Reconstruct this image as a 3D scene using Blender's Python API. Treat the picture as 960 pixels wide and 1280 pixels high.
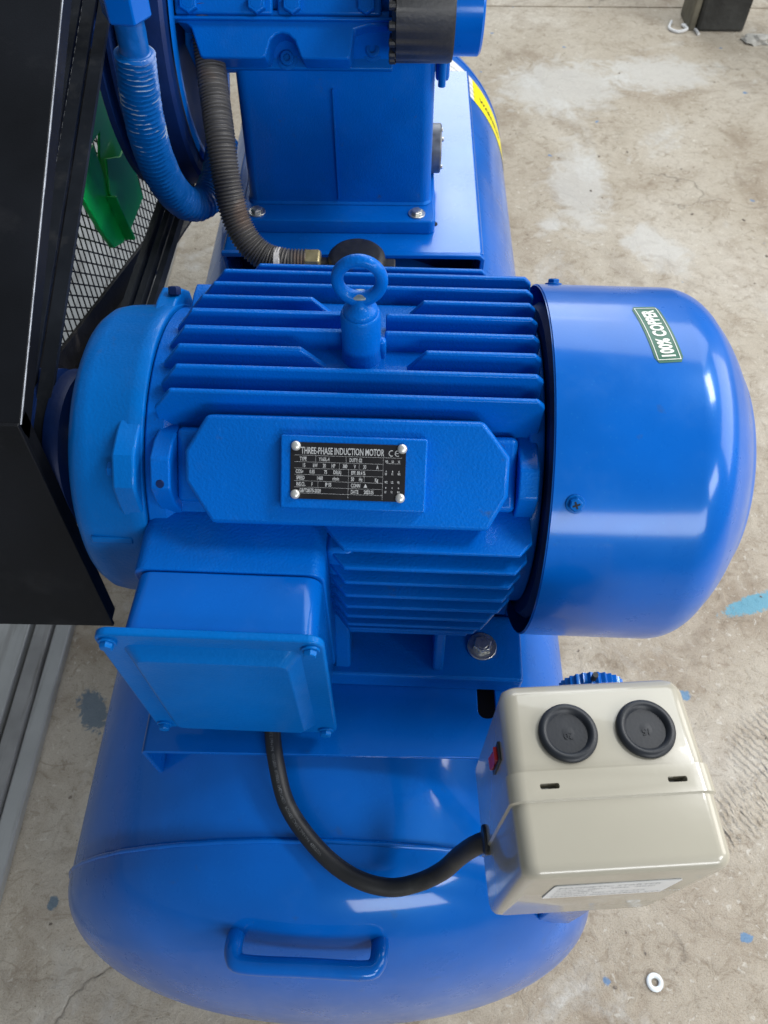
import bpy, bmesh, math, random
from math import sin, cos, pi, radians, sqrt, atan2, exp
from mathutils import Vector, Matrix, noise
random.seed(7)
for o in list(bpy.data.objects): bpy.data.objects.remove(o)
scn = bpy.context.scene
COL = scn.collection

# ------------------------------------------------------------------ camera
def cam_axes(yaw, pitch, roll):
    F = Vector((sin(yaw)*cos(pitch), cos(yaw)*cos(pitch), -sin(pitch)))
    R = Vector((cos(yaw), -sin(yaw), 0)); U = R.cross(F)
    c, s = cos(roll), sin(roll)
    return c*R+s*U, -s*R+c*U, F
cR, cU, cF = cam_axes(radians(-1.2), radians(55.8), radians(-.1))
cd = bpy.data.cameras.new('camera'); cam = bpy.data.objects.new('camera', cd); COL.objects.link(cam)
cam.matrix_world = Matrix(((cR.x, cU.x, -cF.x, 0), (cR.y, cU.y, -cF.y, 0), (cR.z, cU.z, -cF.z, 1.51), (0, 0, 0, 1)))
cd.sensor_fit = 'VERTICAL'; cd.sensor_height = 36; cd.lens = 961/1280*36
cd.clip_start = .02; cd.clip_end = 100
cd.dof.use_dof = True; cd.dof.focus_distance = .68; cd.dof.aperture_fstop = 14
scn.camera = cam

# ------------------------------------------------------------------ world and lamps
w = bpy.data.worlds.new('World'); scn.world = w; w.use_nodes = True
bg = w.node_tree.nodes['Background']; bg.inputs[0].default_value = (.82, .92, 1.0, 1); bg.inputs[1].default_value = .25
def area(name, loc, target, sx, sy, power, col=(1, 1, 1)):
    l = bpy.data.lights.new(name, 'AREA'); l.shape = 'RECTANGLE'; l.size = sx; l.size_y = sy; l.energy = power; l.color = col
    o = bpy.data.objects.new(name, l); COL.objects.link(o); o.location = loc
    o.rotation_euler = (Vector(target)-Vector(loc)).to_track_quat('-Z', 'Y').to_euler(); return o
area('doorway_light', (3.6, 1.2, 2.3), (.3, .8, .4), 3.2, 1.9, 92, (1, .96, .90))
area('rear_window_light', (.2, 6.4, 3.2), (0, 1.2, .5), 3.8, 2.0, 120, (.95, .98, 1))
area('front_window_light', (1.25, -2.6, 1.85), (.1, .4, .7), 1.9, .75, 50, (.96, .98, 1))
area('overhead_fill_light', (1.6, 3.7, 4.1), (-.4, .6, .2), 3.0, 2.2, 95, (.94, .98, 1))  # added soft overhead fill for the floor, placed to keep its reflection hidden
area('skylight_light', (1.24, .76, 2.50), (.03, .19, .73), .50, .34, 22, (1, 1, 1))
area('skylight_light', (1.75, -.9, 2.12), (.05, .12, .70), .70, .42, 14, (1, 1, 1))
vs = scn.view_settings; vs.view_transform = 'Standard'; vs.look = 'None'; vs.exposure = 0; vs.gamma = 1

# ------------------------------------------------------------------ materials
def newmat(name):
    m = bpy.data.materials.new(name); m.use_nodes = True
    nt = m.node_tree; return m, nt, nt.nodes['Principled BSDF']
def node(nt, t, **k):
    n = nt.nodes.new(t)
    for a, v in k.items():
        if a in n.inputs.keys(): n.inputs[a].default_value = v
        else: setattr(n, a, v)
    return n
def ramp(nt, fac, stops):
    r = nt.nodes.new('ShaderNodeValToRGB'); e = r.color_ramp.elements
    while len(e) < len(stops): e.new(.5)
    for i, (p, c) in enumerate(stops):
        e[i].position = p; e[i].color = c if len(c) == 4 else (*c, 1)
    nt.links.new(fac, r.inputs[0]); return r
def mix(nt, fac, a, b, mode='MIX'):
    m = nt.nodes.new('ShaderNodeMix'); m.data_type = 'RGBA'; m.blend_type = mode
    for s, v in ((0, fac), (6, a), (7, b)):
        if hasattr(v, 'links'): nt.links.new(v, m.inputs[s])
        else: m.inputs[s].default_value = v if s == 0 or len(v) == 4 else (*v, 1)
    return m.outputs[2]
def simple(name, col, rough=.5, metal=0, coat=0, var=.12, vs=30, bump=0, bs=300, rvar=.1, spec=.5, dist=.001):
    m, nt, p = newmat(name)
    tc = node(nt, 'ShaderNodeTexCoord')
    n = node(nt, 'ShaderNodeTexNoise', Scale=vs, Detail=5.0); nt.links.new(tc.outputs['Object'], n.inputs['Vector'])
    lo = tuple(c*(1-var) for c in col); hi = tuple(min(1, c*(1+var)) for c in col)
    r = ramp(nt, n.outputs['Fac'], [(.3, lo), (.7, hi)]); nt.links.new(r.outputs[0], p.inputs['Base Color'])
    mr = node(nt, 'ShaderNodeMapRange'); nt.links.new(n.outputs['Fac'], mr.inputs[0])
    mr.inputs[3].default_value = max(.02, rough-rvar); mr.inputs[4].default_value = min(1, rough+rvar)
    nt.links.new(mr.outputs[0], p.inputs['Roughness'])
    p.inputs['Metallic'].default_value = metal; p.inputs['Coat Weight'].default_value = coat; p.inputs['Coat Roughness'].default_value = .06
    p.inputs['Specular IOR Level'].default_value = spec
    if bump:
        b = node(nt, 'ShaderNodeTexNoise', Scale=bs, Detail=3.0); nt.links.new(tc.outputs['Object'], b.inputs['Vector'])
        bp = node(nt, 'ShaderNodeBump', Strength=bump, Distance=dist); nt.links.new(b.outputs['Fac'], bp.inputs['Height']); nt.links.new(bp.outputs[0], p.inputs['Normal'])
    return m
def paint(name, col, rough, coat, grain, gscale, lump=0, spots=0, crough=.13):
    """glossy machine enamel: colour drift, orange peel, dust specks"""
    m, nt, p = newmat(name); L = nt.links.new
    tc = node(nt, 'ShaderNodeTexCoord')
    n = node(nt, 'ShaderNodeTexNoise', Scale=9.0, Detail=6.0); L(tc.outputs['Object'], n.inputs['Vector'])
    r = ramp(nt, n.outputs['Fac'], [(.3, tuple(c*.86 for c in col)), (.72, tuple(c*1.1 for c in col))])
    c = r.outputs[0]
    v = node(nt, 'ShaderNodeTexVoronoi', Scale=130.0, Randomness=1.0); L(tc.outputs['Object'], v.inputs['Vector'])
    n2 = node(nt, 'ShaderNodeTexNoise', Scale=6.0, Detail=2.0); L(tc.outputs['Object'], n2.inputs['Vector'])
    th = node(nt, 'ShaderNodeMath', operation='MULTIPLY'); L(n2.outputs['Fac'], th.inputs[0]); th.inputs[1].default_value = .17+spots
    lt = node(nt, 'ShaderNodeMath', operation='LESS_THAN'); L(v.outputs['Distance'], lt.inputs[0]); L(th.outputs[0], lt.inputs[1])
    am = node(nt, 'ShaderNodeMath', operation='MULTIPLY'); L(lt.outputs[0], am.inputs[0]); am.inputs[1].default_value = .30
    c = mix(nt, am.outputs[0], c, (.01, .17, .55))
    # thin settled dust as roughness and a faint pale veil
    n3 = node(nt, 'ShaderNodeTexNoise', Scale=22.0, Detail=8.0, Roughness=.7); L(tc.outputs['Object'], n3.inputs['Vector'])
    d = ramp(nt, n3.outputs['Fac'], [(.55, (0, 0, 0)), (.85, (.08, .08, .08))])
    c = mix(nt, d.outputs[0], c, (.10, .25, .6)); L(c, p.inputs['Base Color'])
    mr = node(nt, 'ShaderNodeMapRange'); L(n3.outputs['Fac'], mr.inputs[0]); mr.inputs[1].default_value = .3; mr.inputs[2].default_value = .8
    mr.inputs[3].default_value = rough*.75; mr.inputs[4].default_value = rough*1.45; L(mr.outputs[0], p.inputs['Roughness'])
    p.inputs['Coat Weight'].default_value = coat; p.inputs['Coat Roughness'].default_value = crough; p.inputs['Specular IOR Level'].default_value = .3; p.inputs['Specular Tint'].default_value = (.12, .55, 1, 1)
    b = node(nt, 'ShaderNodeTexNoise', Scale=gscale, Detail=2.0); L(tc.outputs['Object'], b.inputs['Vector'])
    bp = node(nt, 'ShaderNodeBump', Strength=grain, Distance=.0006); L(b.outputs['Fac'], bp.inputs['Height'])
    last = bp
    if lump:
        b2 = node(nt, 'ShaderNodeTexNoise', Scale=12.0, Detail=2.0); L(tc.outputs['Object'], b2.inputs['Vector'])
        bp2 = node(nt, 'ShaderNodeBump', Strength=lump, Distance=.004); L(b2.outputs['Fac'], bp2.inputs['Height']); L(bp.outputs[0], bp2.inputs['Normal']); last = bp2
    L(last.outputs[0], p.inputs['Normal'])
    return m
BLUE = (.0, .112, .51)
M_cast = paint('blue_enamel_on_casting', BLUE, .36, .14, .75, 480, .14, .02)
M_sheet = paint('blue_enamel_on_sheet', BLUE, .30, .50, .07, 500, .12)
M_tank = paint('blue_enamel_on_tank', BLUE, .30, .50, .06, 260, .30, .01, .08)
M_bed = paint('blue_enamel_on_bed', BLUE, .24, .8, .06, 300, .06)
M_dullblue = paint('blue_enamel_dull', (.0, .098, .42), .42, .1, .5, 380, .2)
M_azure = paint('lighter_blue_enamel', (.0, .130, .49), .40, .15, .6, 380, .2)
M_navy = simple('dark_blue_with_shade', (.001, .016, .09), .5, var=.2, bump=.2, spec=.25)  # navy paint, darkened to carry the pump's shade on the flywheel
M_black = simple('black_powder_coat', (.006, .007, .010), .5, var=.35, vs=9, bump=.12, bs=700, spec=.2)
M_blackworn = simple('black_steel_frame', (.012, .012, .014), .5, var=.4, vs=40, bump=.4, spec=.3)
M_edge = simple('bare_steel_edge', (.34, .36, .40), .4, .6, var=.3, vs=80)
M_rubber = simple('black_rubber', (.012, .015, .021), .45, var=.2, bump=.06, bs=500, spec=.4)
M_cable = simple('black_cable_sheath', (.012, .013, .015), .5, var=.2, bump=.1, bs=700)
M_grip = simple('black_moulded_plastic', (.016, .017, .019), .45, var=.3, bump=.3, bs=250)
M_beige = simple('beige_painted_steel', (.395, .372, .305), .26, coat=.5, var=.035, vs=9, bump=.05, bs=160, rvar=.06)
M_zinc = simple('zinc_plated_steel', (.62, .62, .58), .3, .9, var=.2, vs=120, bump=.3)
M_brass = simple('brass', (.42, .36, .20), .42, .7, var=.2, vs=90, bump=.2)
M_greenp = simple('brightened_green_steel', (.004, .55, .10), .38, var=.15, vs=12, bump=.2, coat=.15)  # green paint, brightened to stand in for light coming through the mesh
M_label_green = simple('green_label_film', (.002, .10, .055), .35, var=.05)
M_white = simple('white_print', (.78, .80, .76), .5, var=.04)
M_dimprint = simple('grey_print', (.42, .43, .44), .5, var=.25, vs=260)
M_faint = simple('faded_grey_print', (.13, .135, .14), .6, var=.5, vs=200)
M_plate = simple('black_nameplate', (.010, .010, .012), .55, var=.3, vs=60, spec=.2)
M_alu = simple('aluminium_rivet', (.62, .62, .60), .35, .6, var=.15, vs=200)
M_steel = simple('dull_grey_steel', (.16, .17, .18), .45, .5, var=.3, vs=90)
M_red = simple('red_plastic', (.55, .012, .02), .35)
M_yellow = simple('yellow_label', (.85, .74, .0), .4, var=.05)
M_paper = simple('white_label_film', (.72, .73, .74), .4, var=.05)
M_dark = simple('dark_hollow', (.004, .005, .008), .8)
M_tape = simple('white_thread_tape', (.72, .70, .68), .6, var=.2, vs=200, bump=.5)
M_post = simple('dark_stained_steel', (.035, .036, .034), .7, var=.5, vs=12, bump=.8, bs=60, dist=.004)
M_olive = simple('olive_stained_steel', (.13, .12, .09), .7, var=.4, vs=14, bump=.6, bs=80, dist=.003)
M_rail = simple('pale_grey_sheet_steel', (.40, .41, .41), .38, metal=.25, var=.16, vs=5, bump=.2, bs=20)
M_rail2 = simple('grey_aluminium_track', (.30, .30, .30), .4, metal=.3, var=.25, vs=9, bump=.2)
M_washer = simple('galvanised_washer', (.62, .66, .68), .4, .3)
M_card = simple('torn_grey_paper', (.42, .41, .38), .8, var=.3, vs=30)
M_grit = simple('grit_crumbs', (.20, .17, .14), .9, var=.4, vs=200)
M_worn = simple('worn_bare_casting', (.20, .25, .28), .5, .3, var=.3, vs=150, bump=.5)

def marks(m, col, scale, stretch, lo, hi, amt, rot=.5, off=(0, 0, 0)):
    """thin worn or dirty marks laid over a material's own colour"""
    nt = m.node_tree; p = nt.nodes['Principled BSDF']; old = p.inputs['Base Color'].links[0].from_socket
    tc = node(nt, 'ShaderNodeTexCoord'); mp = node(nt, 'ShaderNodeMapping'); mp.inputs[1].default_value = off; mp.inputs[2].default_value = (rot, rot*.6, rot*1.7); mp.inputs[3].default_value = stretch
    nt.links.new(tc.outputs['Object'], mp.inputs[0])
    n = node(nt, 'ShaderNodeTexNoise', Scale=scale, Detail=7.0, Roughness=.62); nt.links.new(mp.outputs[0], n.inputs['Vector'])
    r = ramp(nt, n.outputs['Fac'], [(lo, (0, 0, 0)), (hi, (amt,)*3)])
    nt.links.new(mix(nt, r.outputs[0], old, col), p.inputs['Base Color'])
marks(M_black, (.06, .06, .065), 4, (1, 1, 1), .50, .75, .6, 1.1)
marks(M_blackworn, (.10, .09, .08), 22, (1, 1, 1), .56, .70, .5)
marks(M_beige, (.16, .14, .11), 55, (1, 1, 1), .735, .76, .7, .3)
marks(M_beige, (.66, .65, .60), 16, (7, .6, 3), .70, .72, .6, .8)
marks(M_beige, (.30, .27, .21), 5, (1, 1, 1), .52, .75, .25, 1.7)
for m_, a_ in ((M_cast, .5), (M_dullblue, .5), (M_azure, .4), (M_sheet, .3), (M_tank, .3), (M_bed, .3)):
    marks(m_, (.045, .07, .12), 38, (1, 1, 1), .66, .74, a_, .9)      # grime flecks
    marks(m_, (.20, .36, .62), 60, (5, .8, 5), .735, .76, a_*.8, 1.3)  # hairline scuffs
marks(M_rubber, (.07, .07, .07), 20, (1, 1, 1), .55, .75, .5)
marks(M_grip, (.06, .058, .055), 26, (1, 1, 1), .55, .75, .5)
marks(M_cable, (.06, .06, .055), 30, (1, 1, 1), .55, .75, .5)
marks(M_rail, (.14, .13, .12), 8, (3, .3, 1), .55, .70, .6, .0)
marks(M_rail2, (.12, .11, .10), 14, (3, .3, 1), .52, .68, .6, .0)

# grey-brown corrugated hose
M_flex, nt, p = newmat('corrugated_steel_hose')
tc = node(nt, 'ShaderNodeTexCoord'); n = node(nt, 'ShaderNodeTexNoise', Scale=16.0, Detail=4.0); nt.links.new(tc.outputs['Object'], n.inputs['Vector'])
r = ramp(nt, n.outputs['Fac'], [(.30, (.085, .085, .088)), (.54, (.13, .125, .12)), (.68, (.19, .13, .10)), (.8, (.19, .185, .18))])
nt.links.new(r.outputs[0], p.inputs['Base Color']); p.inputs['Roughness'].default_value = .48; p.inputs['Metallic'].default_value = .35
# blue spiral-finned tube, paint scraped off the fin tips towards its top
def finned_mat():
    m, nt, p = newmat('scraped_blue_fins'); L = nt.links.new
    tc = node(nt, 'ShaderNodeTexCoord'); n = node(nt, 'ShaderNodeTexNoise', Scale=190.0, Detail=3.0); L(tc.outputs['Object'], n.inputs['Vector'])
    sep = node(nt, 'ShaderNodeSeparateXYZ'); L(tc.outputs['Object'], sep.inputs[0])
    mr = node(nt, 'ShaderNodeMapRange'); L(sep.outputs['Z'], mr.inputs[0]); mr.inputs[1].default_value = .95; mr.inputs[2].default_value = 1.10; mr.inputs[3].default_value = -.15; mr.inputs[4].default_value = .045
    a = node(nt, 'ShaderNodeMath', operation='ADD'); L(n.outputs['Fac'], a.inputs[0]); L(mr.outputs[0], a.inputs[1])
    at = node(nt, 'ShaderNodeAttribute', attribute_name='fin_tip'); r = ramp(nt, at.outputs['Fac'], [(.50, (0, 0, 0)), (.72, (.85, .85, .85))])
    c = mix(nt, r.outputs[0], (.0, .090, .35), (.28, .36, .46)); L(c, p.inputs['Base Color'])
    p.inputs['Roughness'].default_value = .35; p.inputs['Coat Weight'].default_value = .2
    b = node(nt, 'ShaderNodeTexNoise', Scale=240.0, Detail=2.0); L(tc.outputs['Object'], b.inputs['Vector'])
    bp = node(nt, 'ShaderNodeBump', Strength=.35, Distance=.0010); L(b.outputs['Fac'], bp.inputs['Height']); L(bp.outputs[0], p.inputs['Normal'])
    return m
M_fintube = finned_mat()

def floor_mat():
    m, nt, p = newmat('worn_concrete'); L = nt.links.new
    tc = node(nt, 'ShaderNodeTexCoord'); V = tc.outputs['Object']
    def N(scale, detail=6, rough=.6, dist=0, off=(0, 0, 0), sc=(1, 1, 1)):
        mp = node(nt, 'ShaderNodeMapping'); mp.inputs[1].default_value = off; mp.inputs[3].default_value = sc; L(V, mp.inputs[0])
        x = node(nt, 'ShaderNodeTexNoise', Scale=scale, Detail=float(detail), Roughness=rough, Distortion=float(dist)); L(mp.outputs[0], x.inputs['Vector']); return x.outputs['Fac']
    big = N(1.6, 4, .55, .4)
    c = ramp(nt, big, [(.28, (.41, .345, .27)), (.5, (.53, .475, .39)), (.72, (.64, .595, .52))]).outputs[0]
    mid = N(7, 7, .65, .5, (3, 1, 0))
    f = ramp(nt, mid, [(.30, (.70, .65, .60)), (.50, (1, 1, 1)), (.75, (1.0, 1.0, 1.0))]).outputs[0]
    c = mix(nt, .85, c, f, 'MULTIPLY')
    fine = N(30, 10, .72, 1.2, (1, 5, 0))
    f = ramp(nt, fine, [(.32, (.50, .44, .38)), (.46, (.92, .91, .90)), (.60, (1.0, 1.0, 1.0))]).outputs[0]
    c = mix(nt, .7, c, f, 'MULTIPLY')
    sand = N(420, 3, .7)
    f = ramp(nt, sand, [(.36, (.62, .58, .54)), (.52, (1, 1, 1))]).outputs[0]
    c = mix(nt, .6, c, f, 'MULTIPLY')
    # pores, pits and scraped streaks
    po = N(170, 4, .6, 0, (7, 7, 0)); f = ramp(nt, po, [(.655, (0, 0, 0)), (.70, (.8, .8, .8))]).outputs[0]; c = mix(nt, f, c, (.16, .125, .09))
    po2 = N(75, 6, .65, .6, (2, 8, 0)); f = ramp(nt, po2, [(.60, (0, 0, 0)), (.66, (.55, .55, .55))]).outputs[0]; c = mix(nt, f, c, (.72, .69, .62))
    po3 = N(18, 9, .7, 2.0, (5, 3, 0), (.7, 1.4, 1)); f = ramp(nt, po3, [(.58, (0, 0, 0)), (.63, (.45, .45, .45))]).outputs[0]; c = mix(nt, f, c, (.27, .215, .16))
    # pale lime blooms, stretched away from the machine
    bl = N(2.3, 5, .6, 1.2, (4.3, .7, 0), (1.4, .8, 1))
    f = ramp(nt, bl, [(.60, (0, 0, 0)), (.68, (.75, .75, .75))]).outputs[0]
    br = N(60, 5, .7); g = ramp(nt, br, [(.35, (.2, .2, .2)), (.6, (1, 1, 1))]).outputs[0]
    f2 = mix(nt, 1.0, f, g, 'MULTIPLY'); c = mix(nt, f2, c, (.62, .61, .58))
    # brown damp stains
    st = N(3.1, 5, .6, .8, (9, 2, 0)); f = ramp(nt, st, [(.58, (0, 0, 0)), (.72, (.5, .5, .5))]).outputs[0]
    c = mix(nt, f, c, (.20, .15, .11))
    # hairline cracks
    vo = node(nt, 'ShaderNodeTexVoronoi', Scale=1.15, feature='DISTANCE_TO_EDGE'); 
    wn = node(nt, 'ShaderNodeTexNoise', Scale=5.0, Detail=6.0); L(V, wn.inputs['Vector'])
    wm = node(nt, 'ShaderNodeVectorMath', operation='SCALE'); L(wn.outputs['Color'], wm.inputs[0]); wm.inputs['Scale'].default_value = .22
    wa = node(nt, 'ShaderNodeVectorMath', operation='ADD'); L(V, wa.inputs[0]); L(wm.outputs[0], wa.inputs[1]); L(wa.outputs[0], vo.inputs['Vector'])
    ck = ramp(nt, vo.outputs['Distance'], [(0, (1, 1, 1)), (.0045, (0, 0, 0))]).outputs[0]
    cm = N(2.2, 2, .5, 0, (2, 2, 0)); cmr = ramp(nt, cm, [(.54, (0, 0, 0)), (.66, (.5, .5, .5))]).outputs[0]
    ck2 = mix(nt, 1.0, ck, cmr, 'MULTIPLY'); c = mix(nt, ck2, c, (.13, .11, .09))
    # blue paint drips and one long smear
    vb = node(nt, 'ShaderNodeTexVoronoi', Scale=9.0); 
    wb = node(nt, 'ShaderNodeVectorMath', operation='SCALE'); wn2 = node(nt, 'ShaderNodeTexNoise', Scale=60.0, Detail=3.0); L(V, wn2.inputs['Vector']); L(wn2.outputs['Color'], wb.inputs[0]); wb.inputs['Scale'].default_value = .02
    wb2 = node(nt, 'ShaderNodeVectorMath', operation='ADD'); L(V, wb2.inputs[0]); L(wb.outputs[0], wb2.inputs[1]); L(wb2.outputs[0], vb.inputs['Vector'])
    f = ramp(nt, vb.outputs['Distance'], [(.05, (1, 1, 1)), (.075, (0, 0, 0))]).outputs[0]
    sel = ramp(nt, vb.outputs['Color'], [(.52, (0, 0, 0)), (.56, (.8, .8, .8))]).outputs[0]
    f = mix(nt, 1.0, f, sel, 'MULTIPLY'); c = mix(nt, f, c, (.10, .24, .46))
    def blob(cx, cy, rx, ry, ang, thr=1.0, wob=.5, sc=40.0):
        mp = node(nt, 'ShaderNodeMapping', vector_type='TEXTURE'); mp.inputs[1].default_value = (cx, cy, 0); mp.inputs[2].default_value = (0, 0, ang); mp.inputs[3].default_value = (rx, ry, 1); L(V, mp.inputs[0])
        ln = node(nt, 'ShaderNodeVectorMath', operation='LENGTH'); L(mp.outputs[0], ln.inputs[0])
        nn = N(sc, 5, .7, 1); a = node(nt, 'ShaderNodeMath', operation='MULTIPLY_ADD'); L(nn, a.inputs[0]); a.inputs[1].default_value = wob*2; L(ln.outputs['Value'], a.inputs[2])
        s = node(nt, 'ShaderNodeMath', operation='SUBTRACT'); L(a.outputs[0], s.inputs[0]); s.inputs[1].default_value = wob
        return s.outputs[0]
    for (cx, cy, rx, ry, an, col, amt) in ((.80, .80, .085, .022, .35, (.12, .38, .52), .85), (.60, .585, .016, .012, 0, (.10, .26, .45), .8), (-.60, .53, .03, .05, .5, (.10, .17, .24), .8), (-.54, .45, .03, .02, .5, (.10, .17, .24), .6), (-.59, .18, .010, .013, 0, (.08, .16, .24), .8), (.62, .15, .012, .009, 0, (.12, .28, .5), .8)):
        f = ramp(nt, blob(cx, cy, rx, ry, an, wob=.8, sc=70.), [(.8, (amt,)*3), (1.05, (0, 0, 0))]).outputs[0]; c = mix(nt, f, c, col)
    for (cx, cy, rx, ry, an) in ((.62, 3.0, .30, .22, .3), (.60, 2.35, .11, .30, -.1), (.80, 2.03, .09, .16, .5), (.49, 2.14, .045, .035, 0), (1.0, 3.1, .25, .15, 0), (.62, .80, .04, .02, 0)):
        f = ramp(nt, blob(cx, cy, rx, ry, an, wob=.9, sc=14.), [(.55, (.62,)*3), (1.15, (0, 0, 0))]).outputs[0]; c = mix(nt, f, c, (.64, .635, .61))
    for (cx, cy, rx, ry, an) in ((1.9, 2.7, .5, 1.2, .1), (1.33, 1.85, .16, .10, .3), (.80, .98, .03, .012, .3)):  # darker floor blobs; the largest paints in the shadow zone at the right edge
        f = ramp(nt, blob(cx, cy, rx, ry, an, wob=.6, sc=7.), [(.4, (.55,)*3), (1.2, (0, 0, 0))]).outputs[0]; c = mix(nt, f, c, (.20, .19, .175))
    L(c, p.inputs['Base Color']); p.inputs['Roughness'].default_value = .72; p.inputs['Specular IOR Level'].default_value = .3
    # relief
    b1 = node(nt, 'ShaderNodeBump', Strength=.9, Distance=.006); L(fine, b1.inputs['Height'])
    b2 = node(nt, 'ShaderNodeBump', Strength=.7, Distance=.002); L(sand, b2.inputs['Height']); L(b1.outputs[0], b2.inputs['Normal'])
    last = b2
    # tyre prints pressed in while the concrete was wet: arcs of close wavy ridges
    for (cx, cy, rx, ry, an) in ((.735, .49, .10, .060, .75), (.66, .36, .09, .05, .55), (.72, .40, .10, .035, .6), (.50, -.02, .11, .035, -.3), (.60, .30, .07, .03, .5)):
        mp = node(nt, 'ShaderNodeMapping', vector_type='TEXTURE'); mp.inputs[1].default_value = (cx, cy, 0); mp.inputs[2].default_value = (0, 0, an); L(V, mp.inputs[0])
        wv = node(nt, 'ShaderNodeTexWave', Scale=24.0, Distortion=3.2, bands_direction='X', Detail=1.0); wv.inputs['Detail Scale'].default_value = 3.2; L(mp.outputs[0], wv.inputs['Vector'])
        mk = ramp(nt, blob(cx, cy, rx, ry, an, wob=.35, sc=18.), [(.7, (1, 1, 1)), (1.05, (0, 0, 0))]).outputs[0]
        hh = mix(nt, 1.0, wv.outputs['Color'], mk, 'MULTIPLY')
        bb = node(nt, 'ShaderNodeBump', Strength=.85, Distance=.0034); L(hh, bb.inputs['Height']); L(last.outputs[0], bb.inputs['Normal']); last = bb
    bc = node(nt, 'ShaderNodeBump', Strength=.8, Distance=.004, invert=True); L(ck2, bc.inputs['Height']); L(last.outputs[0], bc.inputs['Normal'])
    L(bc.outputs[0], p.inputs['Normal'])
    return m
M_floor = floor_mat()

# ------------------------------------------------------------------ mesh helpers
def tag(o, label=None, cat=None, group=None, kind=None):
    if label: o['label'] = label
    if cat: o['category'] = cat
    if group: o['group'] = group
    if kind: o['kind'] = kind
    return o
def thing(name, label, cat, loc=(0, 0, 0), rz=0, group=None):
    o = bpy.data.objects.new(name, None); COL.objects.link(o); o.location = loc; o.rotation_euler = (0, 0, rz); o.empty_display_size = .05
    return tag(o, label, cat, group)
def obj(name, bm, m, parent=None, smooth=True, ang=35, bevel=0, seg=2, local=None):
    """links one bmesh as one object; coordinates are in the parent's frame"""
    bmesh.ops.recalc_face_normals(bm, faces=bm.faces)
    me = bpy.data.meshes.new(name); bm.to_mesh(me); bm.free()
    if isinstance(m, (list, tuple)):
        for x in m: me.materials.append(x)
    else: me.materials.append(m)
    if smooth:
        me.polygons.foreach_set('use_smooth', [True]*len(me.polygons)); me.set_sharp_from_angle(angle=radians(ang))
    o = bpy.data.objects.new(name, me); COL.objects.link(o)
    if parent: o.parent = parent
    if local is not None: o.matrix_local = local
    if bevel:
        b = o.modifiers.new('bevel', 'BEVEL'); b.width = bevel; b.segments = seg; b.limit_method = 'ANGLE'; b.angle_limit = radians(40); b.harden_normals = False
    return o
def cut(o, cutters):
    """boolean-subtract bmeshes, baked into the mesh"""
    for bm in cutters:
        bmesh.ops.recalc_face_normals(bm, faces=bm.faces)
        me = bpy.data.meshes.new('cutter'); bm.to_mesh(me); bm.free()
        c = bpy.data.objects.new('cutter', me); COL.objects.link(c); c.parent = o.parent
        md = o.modifiers.new('cut', 'BOOLEAN'); md.operation = 'DIFFERENCE'; md.object = c; md.solver = 'EXACT'
        bpy.context.view_layer.update()
        dg = bpy.context.evaluated_depsgraph_get()
        o.modifiers.remove(md) if False else None
        # evaluate only the boolean
        keep = [(x.name, x.show_viewport) for x in o.modifiers if x.name != md.name]
        for nme, _ in keep: o.modifiers[nme].show_viewport = False
        bpy.context.view_layer.update(); dg = bpy.context.evaluated_depsgraph_get()
        nm = bpy.data.meshes.new_from_object(o.evaluated_get(dg))
        for nme, v in keep: o.modifiers[nme].show_viewport = v
        o.modifiers.remove(md); old = o.data; nm.name = old.name+'_cut'; o.data = nm; bpy.data.objects.remove(c)
        nm.set_sharp_from_angle(angle=radians(35))
    return o
def box(x0, x1, y0, y1, z0, z1, bm=None):
    bm = bm or bmesh.new()
    v = [bm.verts.new((x, y, z)) for x in (x0, x1) for y in (y0, y1) for z in (z0, z1)]
    for f in ((0, 1, 3, 2), (4, 6, 7, 5), (0, 4, 5, 1), (2, 3, 7, 6), (0, 2, 6, 4), (1, 5, 7, 3)): bm.faces.new([v[i] for i in f])
    return bm
def prism(pts, fn, t0, t1, bm=None):
    """2D polygon pts -> fn(a,b,t) at t0 and t1"""
    bm = bm or bmesh.new()
    A = [bm.verts.new(fn(a, b, t0)) for a, b in pts]; B = [bm.verts.new(fn(a, b, t1)) for a, b in pts]
    bm.faces.new(A); bm.faces.new(B[::-1]); n = len(pts)
    for i in range(n): bm.faces.new((A[i], A[(i+1) % n], B[(i+1) % n], B[i]))
    return bm
def rrect(x0, x1, y0, y1, r, n=6):
    out = []
    for cx, cy, a0 in ((x1-r, y1-r, 0), (x0+r, y1-r, 90), (x0+r, y0+r, 180), (x1-r, y0+r, 270)):
        for k in range(n+1):
            a = radians(a0+90*k/n); out.append((cx+r*cos(a), cy+r*sin(a)))
    return out
def loft(rings, close=True, caps=True, bm=None):
    bm = bm or bmesh.new()
    R = [[bm.verts.new(p) for p in ring] for ring in rings]; n = len(rings[0])
    for a, b in zip(R, R[1:]):
        for i in range(n if close else n-1): bm.faces.new((a[i], a[(i+1) % n], b[(i+1) % n], b[i]))
    if caps: bm.faces.new(R[0][::-1]); bm.faces.new(R[-1])
    return bm
def lathe(profile, axis='X', c=(0, 0, 0), n=64, caps=True, bm=None, a0=0, a1=360):
    """profile [(u, r)] along axis"""
    full = abs(a1-a0) >= 360; k = n if full else n+1
    rings = []
    for u, r in profile:
        ring = []
        for i in range(k):
            a = radians(a0+(a1-a0)*i/n); p_, q_ = r*cos(a), r*sin(a)
            if axis == 'X': v = (u, p_, q_)
            elif axis == 'Y': v = (p_, u, q_)
            else: v = (p_, q_, u)
            ring.append((v[0]+c[0], v[1]+c[1], v[2]+c[2]))
        rings.append(ring)
    return loft(rings, close=full, caps=caps and full, bm=bm)
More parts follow.
